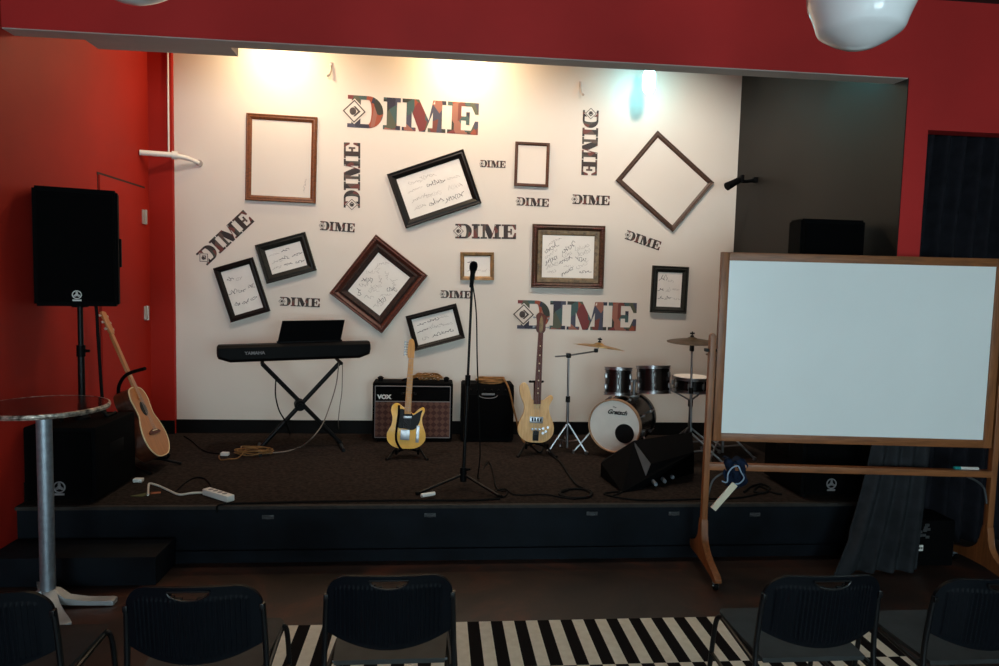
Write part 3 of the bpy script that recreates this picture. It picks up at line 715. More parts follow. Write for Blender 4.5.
for k in range(4): box(bm, (-.036+.024*k, -.031, z0+.197), (.014, .008, .03), bev=.002)
part('pickup', bm, M['black'], g, 'black pickup poles')
bm = B(); box(bm, (0, -.024, z0+.06), (.05, .014, .085), bev=.004); part('bridge', bm, M['black_metal'], g)
bm = B()
for x in (-.03, .0, .03): box(bm, (x, -.026, z0+.115), (.022, .016, .022), bev=.004)
part('tailpiece', bm, M['chrome'], g, 'chrome tailpiece')
for x, z in ((.06, .125), (.085, .10), (.10, .135), (.06, .085)):
    bm = B(); cyl(bm, (x, -.018, z0+z), (x, -.036, z0+z), .011, seg=14); part('knob', bm, M['chrome'], g, 'chrome knob')
bm = B(); strings(bm, 4, .05, .032, z0+.07, z0+.95, -.038); part('strings', bm, M['steel'], g)
stand(Vector((base.x+.015, bY+.03, HS)), 0, 'black stand with neck yoke under the natural bass guitar', .62, True, .105)
# acoustic guitar leaning on a stand at the left wall
aY = 5.3; b0 = onY(164, 455, aY); t0 = onY(101, 312, aY+.10)
zax = (t0-b0).normalized()
th = math.radians(95)
base_n = Vector((0, -1, 0)); base_n = (base_n - zax*base_n.dot(zax)).normalized()
side = base_n.cross(zax).normalized()
face = (base_n*math.cos(th) + (-side)*math.sin(th) if (-side).x > 0 else base_n*math.cos(th) + side*math.sin(th)).normalized()
xax = (-face).cross(zax).normalized()
GS = (t0-b0).length/1.03
rot = Matrix((xax*GS, -face*GS, zax*GS)).transposed().to_4x4()
g = thing('acoustic_guitar', 'tan acoustic guitar leaning towards the red wall', 'guitar', b0, rot)
LA = 1.03
body = outline([(0, 0), (.10, .012), (.175, .07), (.195, .15), (.165, .235), (.128, .29), (.135, .36), (.143, .41), (.115, .465), (.06, .485), (0, .487), (-.06, .485), (-.115, .465), (-.143, .41), (-.135, .36), (-.128, .29), (-.165, .235), (-.195, .15), (-.175, .07), (-.10, .012)])
bm = B(); prism(bm, body, -.10, -.003, UPR); part('body', bm, M['mahogany'], g, 'dark sides and back')
bm = B(); prism(bm, body, -.003, .001, UPR); part('top', bm, M['spruce'], g, 'tan wooden top')
bm = B(); tube(bm, [(x, 0, z) for x, z in body], .0045, 6, closed=True); part('binding', bm, M['binding'], g, 'cream edge binding')
bm = B(); lathe(bm, [(0, .0012), (.05, .0012), (.05, .0016), (0, .0016)], T(0, 0, .335) @ UPR, 28); part('sound_hole', bm, M['pickguard'], g, 'dark sound hole')
bm = B(); prism(bm, outline([(-.08, .155), (.08, .155), (.085, .17), (.03, .185), (-.03, .185), (-.085, .17)], 3), .001, .010, UPR); part('bridge', bm, M['rosewood'], g)
bm = B(); box(bm, (0, -.012, .176), (.075, .006, .006)); part('saddle', bm, M['binding'], g, 'pale saddle')
bm = B(); prism(bm, [(-.026, .40), (.026, .40), (.020, LA-.16), (-.020, LA-.16)], .001, .012, UPR, bev=.002); box(bm, (0, .004, (LA-.16+.48)/2), (.030, .012, LA-.16-.48), bev=.006); part('neck', bm, M['spruce'], g)
hs = [(-.024, LA-.16), (.024, LA-.16), (.036, LA-.14), (.032, LA-.005), (0, LA), (-.032, LA-.005), (-.036, LA-.14)]
bm = B(); prism(bm, hs, .0, .016, UPR, bev=.002); hd = part('headstock', bm, M['spruce'], g); tuners(hd, 3, .038, LA-.125, LA-.03, -.004, M['hinge'], True)
bm = B(); strings(bm, 6, .052, .032, .176, LA-.15, -.014); part('strings', bm, M['hinge'], g)
t = thing('guitar_stand', 'black tall guitar stand holding the acoustic guitar', 'guitar stand', (b0.x-.08, aY-.03, HS), None, 'guitar stands')
q = Vector(t.location)
y1, y2, y3, y4 = onY(119, 400, aY+.06), onY(119, 386, aY+.03), onY(127, 374.5, aY-.02), onY(145, 368.5, aY-.11)
bm = B(); tube(bm, spline([y1-q, y2-q, y3-q, y4-q], 6), .013, 10); part('neck_yoke', bm, M['black'], t)
bm = B(); tube(bm, [y1-q, (y1.x-q.x+.03, .13, .10)], .013, 10); part('upright', bm, M['black_metal'], t)
cz = b0.z-HS
for s in (-1, 1):
    bm = B(); tube(bm, spline([(y1.x-q.x+.03, .13, .16), (y1.x-q.x+.09+.05*s, .10+.07*s, .08), (b0.x-q.x+.02+.06*s, .02+.14*s, .011)], 5), .011, 8); part('leg', bm, M['black_metal'], t)
bm = B(); tube(bm, spline([(y1.x-q.x+.03, .13, .14), (-.03, .08, cz-.035), (.09, .03, cz-.022), (.12, .0, cz-.005), (.13, -.005, cz+.02)], 5), .011, 8); part('cradle_arm', bm, M['black'], t)

# ------------------------------------------------------------------ amplifiers
aF = 6.215
pl, pr_ = onY(372, 441, aF), onY(452, 441, aF); w = pr_.x-pl.x; h = onY(412, 383, aF).z-HS
t = thing('guitar_amplifier', 'black guitar amplifier with brown diamond grille behind the yellow guitar', 'amplifier', ((pl.x+pr_.x)/2, aF+.13, HS))
bm = B(); box(bm, (0, 0, h/2+.012), (w, .26, h-.024), bev=.014); part('cabinet', bm, M['black_matte'], t)
gz1 = onY(412, 402, aF).z-HS
bm = B(); box(bm, (0, -.131, (gz1+.05)/2), (w-.05, .012, gz1-.05)); part('grille_cloth', bm, M['diamond'], t, 'brown diamond patterned grille cloth', 0)
bm = B()
for (x0, zz0, x1, zz1) in ((-w/2+.024, .042, w/2-.024, .042), (-w/2+.024, gz1+.004, w/2-.024, gz1+.004), (-w/2+.024, h-.03, w/2-.024, h-.03), (-w/2+.024, .042, -w/2+.024, h-.03), (w/2-.024, .042, w/2-.024, h-.03)):
    tube(bm, [(x0, -.134, zz0), (x1, -.134, zz1)], .0045, 6)
part('piping', bm, M['logo_grey'], t, 'pale piping')
text_part('VOX', .050, M['logo_white'], t, T(-w/2+.105, -.132, onY(387, 397, aF).z-HS) @ FRONT, 'lettering', bold=.003, xs=1.1, label='white VOX lettering')
for s in (-1, 1):
    bm = B(); cyl(bm, (s*(w/2-.06), 0, h-.015), (s*(w/2-.06), 0, h+.03), .024, seg=16); lathe(bm, [(.024, h+.02), (.03, h+.03), (.012, h+.042), (0, h+.044)], T(s*(w/2-.06), 0, 0), 16); part('corner_knob', bm, M['black'], t)
bm = B(); tube(bm, spline([(-.11, 0, h-.015), (-.09, 0, h+.012), (0, 0, h+.022), (.09, 0, h+.012), (.11, 0, h-.015)], 5), .010, 8); part('carry_handle', bm, M['black'], t)
for sx in (-1, 1):
    for sy in (-1, 1):
        bm = B(); cyl(bm, (sx*(w/2-.06), sy*.09, 0), (sx*(w/2-.06), sy*.09, .016), .02, seg=12); part('foot', bm, M['black'], t)
vox = (Vector(t.location), w, h)
rng = random.Random(3)
pts = []
for k in range(46):
    a = k*.62; r = .10+.035*math.sin(k*.9); pts.append((vox[0].x+.12+1.1*r*math.cos(a), vox[0].y-.02+.55*r*math.sin(a), HS+h+.012+.028*abs(math.sin(k*.45))+.016*(k % 3)))
bm = B(); tube(bm, spline(pts, 3), .0065, 6); o = part('coiled_cable', bm, M['tan_cable']); rebase(o, (vox[0].x+.1, vox[0].y, HS+h)); tag(o, 'loose tan cable coil on top of the diamond grille amplifier', 'cable')
pl, pr_ = onY(461, 441, aF), onY(513, 441, aF); w = pr_.x-pl.x; h = onY(487, 385, aF).z-HS
t = thing('bass_amplifier', 'small plain black bass amplifier behind the microphone stand', 'amplifier', ((pl.x+pr_.x)/2, aF+.15, HS))
bm = B(); prism(bm, [(-.15, .012), (.15, .012), (.15, h), (-.11, h), (-.15, h-.07)], -w/2, w/2, R(PI/2, 'Z') @ R(PI/2, 'X'), bev=0)
bmesh.ops.bevel(bm, geom=bm.edges[:], offset=.010, segments=2, affect='EDGES'); part('cabinet', bm, M['black_matte'], t)
bm = B(); box(bm, (0, -.153, (h-.07)/2+.01), (w-.05, .012, h-.13), bev=.004); part('grille', bm, M['grille'], t)
for k in range(6):
    bm = B(); cyl(bm, (-w/2+.08+k*(w-.16)/5, -.125, h-.045), (-w/2+.08+k*(w-.16)/5, -.145, h-.057), .011, seg=12); part('knob', bm, M['black'], t)
bm = B(); torus(bm, (0, .028, 0), .10, .006, T(0, -.155, h-.10) @ FRONT @ Matrix.Diagonal((.85, .3, 1, 1)), 20, 6, PI*1.02, PI*1.98); box(bm, (0, .016, 0), (.12, .016, .004), T(0, -.158, h-.10) @ FRONT, bev=.001)
part('badge', bm, M['logo_grey'], t, 'pale curved badge')
for sx in (-1, 1):
    for sy in (-1, 1):
        bm = B(); cyl(bm, (sx*(w/2-.05), sy*.11, 0), (sx*(w/2-.05), sy*.11, .016), .02, seg=12); part('foot', bm, M['black'], t)
ba = (Vector(t.location), w, h)
bm = B()
pts = [(ba[0].x+.03+(.125+.012*math.sin(k*.7))*math.cos(k*2*PI/15), ba[0].y+(.09+.01*math.cos(k*.5))*math.sin(k*2*PI/15), HS+h+.010+.010*(k//15)+.004*math.sin(k)) for k in range(60)]
pts += [(ba[0].x+.16, ba[0].y-.12, HS+h+.03), (ba[0].x+.19, ba[0].y-.19, HS+h-.04), (ba[0].x+.23, ba[0].y-.21, HS+h-.2), (ba[0].x+.29, ba[0].y-.23, HS+h-.42), (ba[0].x+.33, ba[0].y-.26, HS+.03), (ba[0].x+.40, ba[0].y-.29, HS+.009), (ba[0].x+.46, ba[0].y-.2, HS+.009)]
tube(bm, spline(pts, 3), .0085, 6); o = part('coiled_cable', bm, M['tan_cable']); rebase(o, (ba[0].x, ba[0].y, HS+h)); tag(o, 'tan cable coil on top of the plain black bass amplifier', 'cable')

# ------------------------------------------------------------------ keyboard
kY = 5.95; kc = onY(296, 352, kY); kz = onY(294.5, 360, kY).z
yaw = math.radians(15)
t = thing('keyboard', 'black stage piano seen from behind with music rest', 'keyboard', (kc.x, kY, kz+.012), R(yaw, 'Z') @ R(-.022, 'Y'))
bm = B(); W = 1.24/2
secs = [(-W, .05, .125, -.10, .10), (-W+.012, .03, .14, -.135, .14), (-W+.10, .0, .14, -.145, .15), (W-.10, .0, .14, -.145, .15), (W-.012, .03, .14, -.135, .14), (W, .05, .125, -.10, .10)]
rows = []
for x, za, zb, ya, yb in secs: rows.append([bm.verts.new((x, y, z)) for y, z in ((ya, za+.025), (ya, zb-.02), (ya+.03, zb), (0.0, zb), (.02, max(za+.01, zb-.045)), (yb, max(za+.01, zb-.055)), (yb, za), (ya+.03, za))])
for A, Bq in zip(rows, rows[1:]):
    for k in range(8): bm.faces.new((A[k], A[(k+1) % 8], Bq[(k+1) % 8], Bq[k]))
bm.faces.new(rows[0]); bm.faces.new(rows[-1][::-1]); part('body', bm, M['black'], t, smooth=20)
bm = B(); box(bm, (0, .085, .092), (1.15, .12, .014), bev=.003); part('white_keys', bm, M['white_plastic'], t, 'row of white keys')
bm = B()
for k in range(52):
    if k % 7 in (0, 1, 3, 4, 5): box(bm, (-.57+.0219*(k+.5), .065, .104), (.011, .08, .012))
part('black_keys', bm, M['black'], t, 'row of black keys', 0)
bm = B(); prism(bm, [(-.265, 0), (.255, 0), (.285, .21), (-.225, .21)], -.003, .003, T(.115, -.03, .136) @ R(math.radians(112), 'X')); part('music_rest', bm, M['black'], t, smooth=0)
bm = B(); box(bm, (.115, -.025, .146), (.54, .03, .02), bev=.004); part('rest_lip', bm, M['black'], t)
text_part('YAMAHA', .036, M['logo_grey'], t, T(-.33, -.147, .074) @ FRONT, 'lettering', bold=.001, xs=1.05, label='grey YAMAHA lettering')
t = thing('keyboard_stand', 'black folding cross stand under the keyboard', 'keyboard stand', (kc.x+.045, kY, HS), R(yaw, 'Z'))
hh = kz-HS
for s, yy in ((1, -.022), (-1, .022)):
    bm = B(); tube(bm, [(-.335*s, yy, .03), (.315*s, yy, hh-.03)], .019, 10); part('cross_tube', bm, M['black_metal'], t)
    bm = B(); tube(bm, [(.315*s, -.17, hh-.014), (.315*s, .17, hh-.014)], .014, 10); tube(bm, [(.315*s, yy, hh-.035), (.315*s, yy, hh-.014)], .016, 10); part('support_arm', bm, M['black'], t)
    bm = B(); tube(bm, [(-.335*s, -.20, .016), (-.335*s, .20, .016)], .016, 10); tube(bm, [(-.335*s, yy, .035), (-.335*s, yy, .014)], .02, 10); part('foot', bm, M['black_metal'], t)
bm = B(); cyl(bm, (-.012, -.06, hh*.5), (-.012, .06, hh*.5), .045, seg=20); cyl(bm, (-.012, -.085, hh*.5), (-.012, -.06, hh*.5), .025, seg=14); part('pivot_knob', bm, M['black'], t)

# ------------------------------------------------------------------ microphone and stand
mb = onZ(463, 488, HS)
mt = onY(472.3, 277, mb.y)
t = thing('microphone_stand', 'tall black tripod microphone stand at the front of the stage', 'microphone stand', (mb.x, mb.y, HS))
q = Vector((mb.x, mb.y, HS)); tt = mt-q
bm = B(); tube(bm, [(0, 0, .05), tt*.5+Vector((0, 0, .02))], .0125, 12); part('lower_tube', bm, M['black_metal'], t)
bm = B(); tube(bm, [tt*.5, tt], .009, 12); part('upper_tube', bm, M['black_metal'], t)
bm = B(); tube(bm, [tt*.49, tt*.54], .019, 12); part('collar', bm, M['black'], t)
bm = B(); cyl(bm, (0, 0, .05), (0, 0, .15), .024, seg=16); cyl(bm, (0, 0, .13), (.05, -.01, .14), .009, seg=8); part('hub', bm, M['black'], t)
for k, (px, py) in enumerate(((417, 495), (500.5, 498))):
    f = onZ(px, py, HS)-q; bm = B(); tube(bm, [(0, 0, .10), (f.x*.93, f.y*.93, .014), (f.x, f.y, .010)], .010, 8); part('leg', bm, M['black_metal'], t)
    bm = B(); tube(bm, [(f.x*.95, f.y*.95, .013), (f.x*1.02, f.y*1.02, .012)], .0115, 8); part('rubber_tip', bm, M['black'], t)
bm = B(); tube(bm, [(0, 0, .10), (.03, .30, .014), (.035, .32, .010)], .010, 8); part('leg', bm, M['black_metal'], t)
f = onZ(428, 494.5, HS+.03)-q; d_ = (onZ(417, 495, HS)-q).normalized()
bm = B(); tube(bm, [f-d_*.05, f+d_*.05], .014, 8); part('clip', bm, M['logo_white'], t, 'pale tape band on the left leg')
mq = onY(473.8, 264, mb.y)
t2 = thing('microphone', 'black handheld microphone with ball grille on the tall stand', 'microphone', mt)
ax = (mq-mt).normalized(); rotm = ax.to_track_quat('Z', 'Y').to_matrix().to_4x4(); rotm.translation = mt; t2.matrix_world = rotm
bm = B(); lathe(bm, [(.011, -.075), (.013, -.07), (.017, .02), (.021, .045)], seg=18); part('handle', bm, M['black'], t2)
bm = B(); lathe(bm, [(.022, .043), (.027, .055), (.029, .075), (.026, .095), (.016, .108), (0, .112)], seg=20); part('grille', bm, M['grille'], t2)
bm = B(); lathe(bm, [(.018, -.02), (.018, .015)], Matrix.Translation(-q) @ rotm, 14); part('microphone_clip', bm, M['black'], t)
pts = [mt + Vector((.005, .03, -.05)), mt + Vector((.035, .03, -.25)), mt + Vector((.05, .03, -.6)), mt + Vector((.075, .05, -1.0)), mt + Vector((.09, .10, -1.3)), Vector((mb.x+.12, mb.y+.2, HS+.008))]
pts += [onZ(x, y, HS+.007) for x, y in ((488, 462), (493, 473), (495, 484), (499, 490), (507, 492), (503, 497), (496, 491), (505, 489), (513, 494), (524, 495), (545, 494.5), (560, 497), (576, 499))]
bm = B(); tube(bm, spline(pts, 5), .0055, 6); o = part('microphone_cable', bm, M['black_cable']); rebase(o, (mb.x+.12, mb.y+.2, HS)); tag(o, 'black cable hanging from the microphone to the carpet', 'cable')

# ------------------------------------------------------------------ drums
kd = onY(614, 426, 5.62); dr = .228
dyaw = math.radians(-32)                    # front head turned a little to the left
rotd = R(dyaw, 'Z')
axis = Vector((-math.sin(dyaw), math.cos(dyaw), 0))
t = thing('bass_drum', 'bass drum with white front head and round black port', 'drum', (kd.x, kd.y, HS), rotd)
cz = kd.z-HS; DM = T(0, 0, cz) @ R(-PI/2, 'X')  # lathe axis +z -> +y (backwards)
LD = .53
bm = B(); lathe(bm, [(dr-.012, .02), (dr-.012, LD-.02)], DM, 56); part('shell', bm, M['drum_shell'], t)
for y0, nm in ((0, 'hoop'), (LD-.045, 'hoop')):
    bm = B(); lathe(bm, [(dr-.008, y0-.004), (dr, y0-.004), (dr, y0+.045), (dr-.008, y0+.045), (dr-.02, y0+.02), (dr-.008, y0-.004)], DM, 56, False)
    o = part(nm, bm, M['hoop'] if y0 == 0 else M['drum_shell'], t, 'pale wooden front hoop' if y0 == 0 else None)
bm = B(); lathe(bm, [(0, .006), (dr-.006, .006), (dr-.006, .014), (0, .014)], DM, 56); hd = part('front_head', bm, M['drum_head'], t, 'white front head')
bm = B(); lathe(bm, [(0, .002), (.082, .002), (.082, .0058), (0, .0058)], DM @ T(.092, .055, 0), 36); part('port_hole', bm, M['pickguard'], hd, 'round black port hole')
text_part('Gretsch', .052, M['pickguard'], hd, T(.02, .0015, cz+.118) @ FRONT, 'lettering', shear=.45, bold=.002, depth=.0008, label='black slanted Gretsch lettering')
text_part('The', .022, M['pickguard'], hd, T(-.005, .0015, cz+.16) @ FRONT, 'lettering', shear=.4, depth=.0008)
for k in range(8):
    a = PI/8+k*PI/4; r = dr+.004; bm = B()
    for y0, y1 in ((.02, .12), (LD-.12, LD-.02)): cyl(bm, (r*math.cos(a), y0, cz+r*math.sin(a)), (r*math.cos(a), y1, cz+r*math.sin(a)), .004, seg=6)
    box(bm, ((dr+.002)*math.cos(a), .14, cz+(dr+.002)*math.sin(a)), (.02, .05, .02), bev=.004)
    box(bm, ((dr+.002)*math.cos(a), LD-.14, cz+(dr+.002)*math.sin(a)), (.02, .05, .02), bev=.004)
    part('lug', bm, M['chrome'], t, 'chrome lug and tension rods')
for s in (-1, 1):
    bm = B(); tube(bm, [(s*dr*.93, .12, cz-.06), (s*(dr+.13), .0, .012)], .008, 8); cyl(bm, (s*(dr+.13), .0, .003), (s*(dr+.128), .0, .03), .012, seg=10); box(bm, (s*dr*.96, .12, cz-.055), (.03, .05, .05), bev=.006); part('spur', bm, M['chrome'], t, 'chrome spur leg')
def drum(nm, label, c, r, h, tilt, nl=6, head=True):
    t = thing(nm, label, 'drum', c, tilt, 'drums of the kit')
    bm = B(); lathe(bm, [(r-.008, 0), (r-.008, h)], seg=44); part('shell', bm, M['drum_shell'], t)
    for z in (0, h-.018):
        bm = B(); lathe(bm, [(r-.006, z-.002), (r+.004, z-.002), (r+.004, z+.004), (r-.001, z+.006), (r-.001, z+.016), (r+.004, z+.018), (r+.004, z+.024), (r-.006, z+.024), (r-.006, z-.002)], seg=44, caps=False); part('rim', bm, M['chrome'], t, 'chrome rim')
    bm = B(); lathe(bm, [(0, h+.001), (r-.008, h+.001), (r-.008, h+.004), (0, h+.004)], seg=44); part('drum_head', bm, M['drum_head'], t, 'white drum head')
    for k in range(nl):
        bm = B(); a = .3+k*2*PI/nl; cx, cy = (r+.006)*math.cos(a), (r+.006)*math.sin(a)
        cyl(bm, (cx, cy, .0), (cx, cy, h), .0035, seg=6)
        for z in ((h*.3, h*.7) if h > .16 else (h*.5,)): box(bm, (cx*.97, cy*.97, z), (.022, .022, .045), bev=.006)
        part('lug', bm, M['chrome'], t, 'chrome lug and tension rod')
    return t
tc1 = onY(617.5, 395, 5.80); tc2 = onY(653.5, 393, 5.84)
drum('tom_drum', 'smaller dark rack tom on the left above the bass drum', tc1, .118, .235, R(-.12, 'X') @ R(.03, 'Y'))
drum('tom_drum', 'larger dark rack tom on the right above the bass drum', tc2, .148, .235, R(-.12, 'X') @ R(-.02, 'Y'))
t = thing('tom_holder', 'chrome holder joining the two rack toms to the bass drum', 'drum hardware', (tc1.x*.55+tc2.x*.45, 5.82, kd.z+dr-.01))
q = Vector(t.location)
bm = B(); cyl(bm, (0, 0, .0), (0, 0, .14), .014, seg=14); part('post', bm, M['chrome'], t)
bm = B(); box(bm, (0, 0, .005), (.06, .06, .02), bev=.005); part('base_plate', bm, M['chrome'], t)
for c, r in ((tc1, .118), (tc2, .148)):
    d = Vector((c.x-q.x, c.y-q.y, 0)); e = d - d.normalized()*(r+.006)
    bm = B(); tube(bm, spline([(0, 0, .12), (e.x*.5, e.y*.5, .15), (e.x, e.y, .13)], 4), .010, 8); part('arm', bm, M['chrome'], t)
# snare
sn = onY(691, 391, 5.92)
snd = drum('snare_drum', 'shallow dark snare drum between the toms and the whiteboard post', sn, .165, .13, R(.02, 'X'), 8)
def tripod(t, z1, spread, hub, angs, r=.011, m='chrome', foot=.0):
    for a in angs:
        bm = B(); ux, uy = math.cos(a), math.sin(a)
        tube(bm, [(0, 0, hub), (ux*spread, uy*spread, .016)], r*.75, 8); tube(bm, [(0, 0, hub*.35), (ux*spread*.55, uy*spread*.55, hub*.47)], r*.6, 6)
        cyl(bm, (ux*spread*.97, uy*spread*.97, .004), (ux*spread*1.02, uy*spread*1.02, .03), .014, seg=10); part('leg', bm, M[m], t)
t = thing('snare_stand', 'chrome tripod stand under the snare drum', 'drum hardware', (sn.x, sn.y, HS))
zb = sn.z-HS
bm = B(); cyl(bm, (0, 0, .05), (0, 0, zb-.09), .013, seg=12); part('tube', bm, M['chrome'], t)
bm = B(); cyl(bm, (0, 0, zb-.14), (0, 0, zb-.08), .022, seg=12); part('clamp', bm, M['black_metal'], t)
for k in range(3):
    a = .5+k*2*PI/3; bm = B(); tube(bm, spline([(0, 0, zb-.09), (.10*math.cos(a), .10*math.sin(a), zb-.04), (.172*math.cos(a), .172*math.sin(a), zb-.012), (.178*math.cos(a), .178*math.sin(a), zb+.012)], 4), .008, 8); part('basket_arm', bm, M['chrome'], t)
tripod(t, 0, .27, .22, (-.4, PI*.6, PI*1.2))
def cymbal(nm, label, c, r, rot, m):
    t = thing(nm, label, 'cymbal', c, rot, 'cymbals')
    bm = B(); lathe(bm, [(.006, .030), (.02, .029), (.036, .022), (.05, .012), (r*.6, .004), (r, -.012), (r, -.0135), (r*.6, .0025), (.05, .0105), (.036, .02), (.006, .028)], seg=56); part('plate', bm, m, t, smooth=60)
    bm = B(); cyl(bm, (0, 0, .03), (0, 0, .075), .006, seg=8); lathe(bm, [(.016, .032), (.016, .04), (.008, .046)], seg=14); box(bm, (0, 0, .06), (.04, .008, .014), bev=.003); part('wing_nut', bm, M['black_metal'], t)
    return t
# boom stand with tilted crash
bs = onZ(567, 452, HS)
t = thing('boom_cymbal_stand', 'chrome boom stand left of the bass drum', 'cymbal stand', (bs.x, bs.y, HS)); q = Vector(t.location)
ph = onY(568.5, 355.5, bs.y)-q
bm = B(); tube(bm, [(0, 0, .04), (ph.x*.5, 0, ph.z*.55)], .013, 12); part('lower_tube', bm, M['chrome'], t)
bm = B(); tube(bm, [(ph.x*.5, 0, ph.z*.53), ph], .010, 12); part('upper_tube', bm, M['chrome'], t)
bm = B(); tube(bm, [(ph.x*.5, 0, ph.z*.52), (ph.x*.5, 0, ph.z*.58)], .02, 12); cyl(bm, (ph.x*.5, -.045, ph.z*.55), (ph.x*.5, 0, ph.z*.55), .009, seg=8); part('collar', bm, M['black_metal'], t)
cc = onY(598.5, 348, bs.y+.05)-q
bm = B(); tube(bm, [onY(555, 356.5, bs.y)-q, ph, onY(594, 351.5, bs.y+.04)-q], .007, 10); part('boom_arm', bm, M['chrome'], t)
bm = B(); box(bm, ph, (.04, .05, .04), bev=.008); part('tilter', bm, M['black_metal'], t)
bm = B(); box(bm, onY(596, 350.5, bs.y+.05)-q, (.035, .035, .035), bev=.008); part('tilter', bm, M['black_metal'], t)
bm = B(); tube(bm, [onY(596, 350.5, bs.y+.05)-q, cc, onY(600, 342, bs.y+.05)-q], .005, 8); part('cymbal_rod', bm, M['chrome'], t)
tripod(t, 0, .18, .26, (-.55, PI*.55, PI*1.08), .012)
cymbal('cymbal', 'tilted bright bronze cymbal on the boom stand', onY(599, 346, bs.y+.05), .228, R(.125, 'Y') @ R(-.075, 'X'), M['bronze'])
# straight stand with ride
rs = onY(690.5, 448, 5.52); 
t = thing('cymbal_stand', 'chrome straight cymbal stand in front of the snare drum', 'cymbal stand', (rs.x, rs.y, HS)); q = Vector(t.location)
rc = onY(692, 341, rs.y)-q
bm = B(); tube(bm, [(0, 0, .04), rc*.6], .012, 12); part('lower_tube', bm, M['chrome'], t)
bm = B(); tube(bm, [rc*.58, rc+Vector((0, 0, .01))], .009, 12); part('upper_tube', bm, M['chrome'], t)
bm = B(); tube(bm, [rc*.57, rc*.62], .018, 12); box(bm, rc*.94, (.03, .04, .05), bev=.008); part('collar', bm, M['black_metal'], t)
tripod(t, 0, .27, .25, (-.35, PI*.62, PI*1.3), .012)
cymbal('cymbal', 'flat dark bronze cymbal on the straight stand near the whiteboard', onY(692, 340.5, rs.y), .205, R(.06, 'X') @ R(-.02, 'Y'), M['bronze_dark'])
# hi-hat mostly behind the whiteboard
hh_ = onY(727, 357, 5.70)
t = thing('hi_hat_stand', 'chrome hi-hat stand mostly hidden behind the whiteboard', 'cymbal stand', (hh_.x, 5.70, HS)); zz = hh_.z-HS
bm = B(); cyl(bm, (0, 0, .04), (0, 0, zz-.02), .012, seg=12); part('tube', bm, M['chrome'], t)
bm = B(); cyl(bm, (0, 0, zz-.05), (0, 0, zz+.22), .005, seg=8); part('pull_rod', bm, M['chrome'], t)
tripod(t, 0, .27, .26, (-.5, PI*.6, PI*1.25), .012)
cymbal('hi_hat_cymbal', 'lower hi-hat cymbal edge peeking out left of the whiteboard', (hh_.x, 5.70, hh_.z), .178, R(PI, 'X'), M['bronze_dark'])
cymbal('hi_hat_cymbal', 'upper hi-hat cymbal just above the lower one behind the whiteboard', (hh_.x, 5.70, hh_.z+.03), .178, I4, M['bronze_dark'])

# ------------------------------------------------------------------ wedge monitor
c0 = onZ(640, 491, HS)
t = thing('stage_monitor', 'black wedge floor monitor in front of the bass drum', 'floor monitor', (c0.x, c0.y, HS)); q = Vector(t.location)
def mk(px, py, Y): return onY(px, py, Y)-q
A_ = onZ(602, 466, HS+.06)-q; A_.y = min(A_.y, .42)
A_ = mk(601, 463, c0.y+.34); Bp = mk(634, 440.5, c0.y+.30); Cc = mk(651, 464, c0.y+.10); Dd = onZ(641, 489, HS+.004)-q
E_ = onZ(622, 492.5, HS+.004)-q; Fp = mk(692, 432, c0.y+.42); Rr = mk(694, 452, c0.y+.24); Gg = onZ(694, 473, HS+.004)-q
back = [Vector((A_.x+.06, .50, .004)), Vector((A_.x+.05, .48, max(A_.z-.02, .1))), Vector((Fp.x+.02, .50, .004)), Vector((Fp.x, .48, Fp.z-.05)), Vector((A_.x+.005, A_.y+.02, .004))]
bm = B()
def hull(bm, P):
    vs = [bm.verts.new(v) for v in P]; r_ = bmesh.ops.convex_hull(bm, input=vs)
    bmesh.ops.delete(bm, geom=[g_ for g_ in r_['geom_interior'] if isinstance(g_, bmesh.types.BMVert)], context='VERTS')
hull(bm, (A_, Bp, Dd, E_, Fp, Rr, Gg, *back))
hull(bm, (Bp, Cc, Dd, Fp, Rr, Gg))
part('cabinet', bm, M['black_matte'], t, smooth=0)
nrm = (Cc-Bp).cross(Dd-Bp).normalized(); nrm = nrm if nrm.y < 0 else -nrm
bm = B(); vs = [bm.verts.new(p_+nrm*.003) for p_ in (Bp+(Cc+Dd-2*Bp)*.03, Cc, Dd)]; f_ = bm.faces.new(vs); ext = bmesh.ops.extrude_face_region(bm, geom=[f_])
bmesh.ops.translate(bm, verts=[v for v in ext['geom'] if isinstance(v, bmesh.types.BMVert)], vec=nrm*.003); part('lit_chamfer', bm, M['lit_grey'], t, 'grey triangle, daylight painted on the chamfer', 0)  # thin grey sheet paints the lit chamfer of the black cabinet
for px, py in ((655, 483), (664, 480), (672, 476)):
    bm = B(); p_ = onZ(px, py, HS+.05)-q; cyl(bm, p_+Vector((0, .05, 0)), p_+Vector((0, -.02, -.005)), .014, seg=12)
    part('jack_socket', bm, M['steel'], t, 'bright metal socket')

# ------------------------------------------------------------------ whiteboard
fF = onZ(712, 585, .03); fB = onZ(694.5, 553, .03)
wy = 4.24
bl = onY(712.6, 440.3, wy); br = onZ(996.5, 450, bl.z); tl = onY(722, 252, wy)
yawb = math.atan2(br.y-bl.y, br.x-bl.x); Wb = math.hypot(br.x-bl.x, br.y-bl.y); Hb = tl.z-bl.z
yawb *= .75
t = thing('whiteboard', 'large wood-framed whiteboard on a wheeled wooden stand', 'whiteboard', ((bl.x+br.x)/2, wy+math.sin(yawb)*Wb/2, 0), R(yawb, 'Z'))
z0 = bl.z
lean = T(0, 0, z0+Hb/2) @ R(-.0, 'X')
bm = B(); box(bm, (0, 0, 0), (Wb-.08, .014, Hb-.08), lean); part('board', bm, M['whiteboard'], t, 'glossy white board', 0)
fw_ = .052
for s in (-1, 1):
    bm = B(); box(bm, (s*(Wb/2-fw_/2), 0, 0), (fw_, .036, Hb), lean, bev=.004); part('side_frame', bm, M['board_wood'], t)
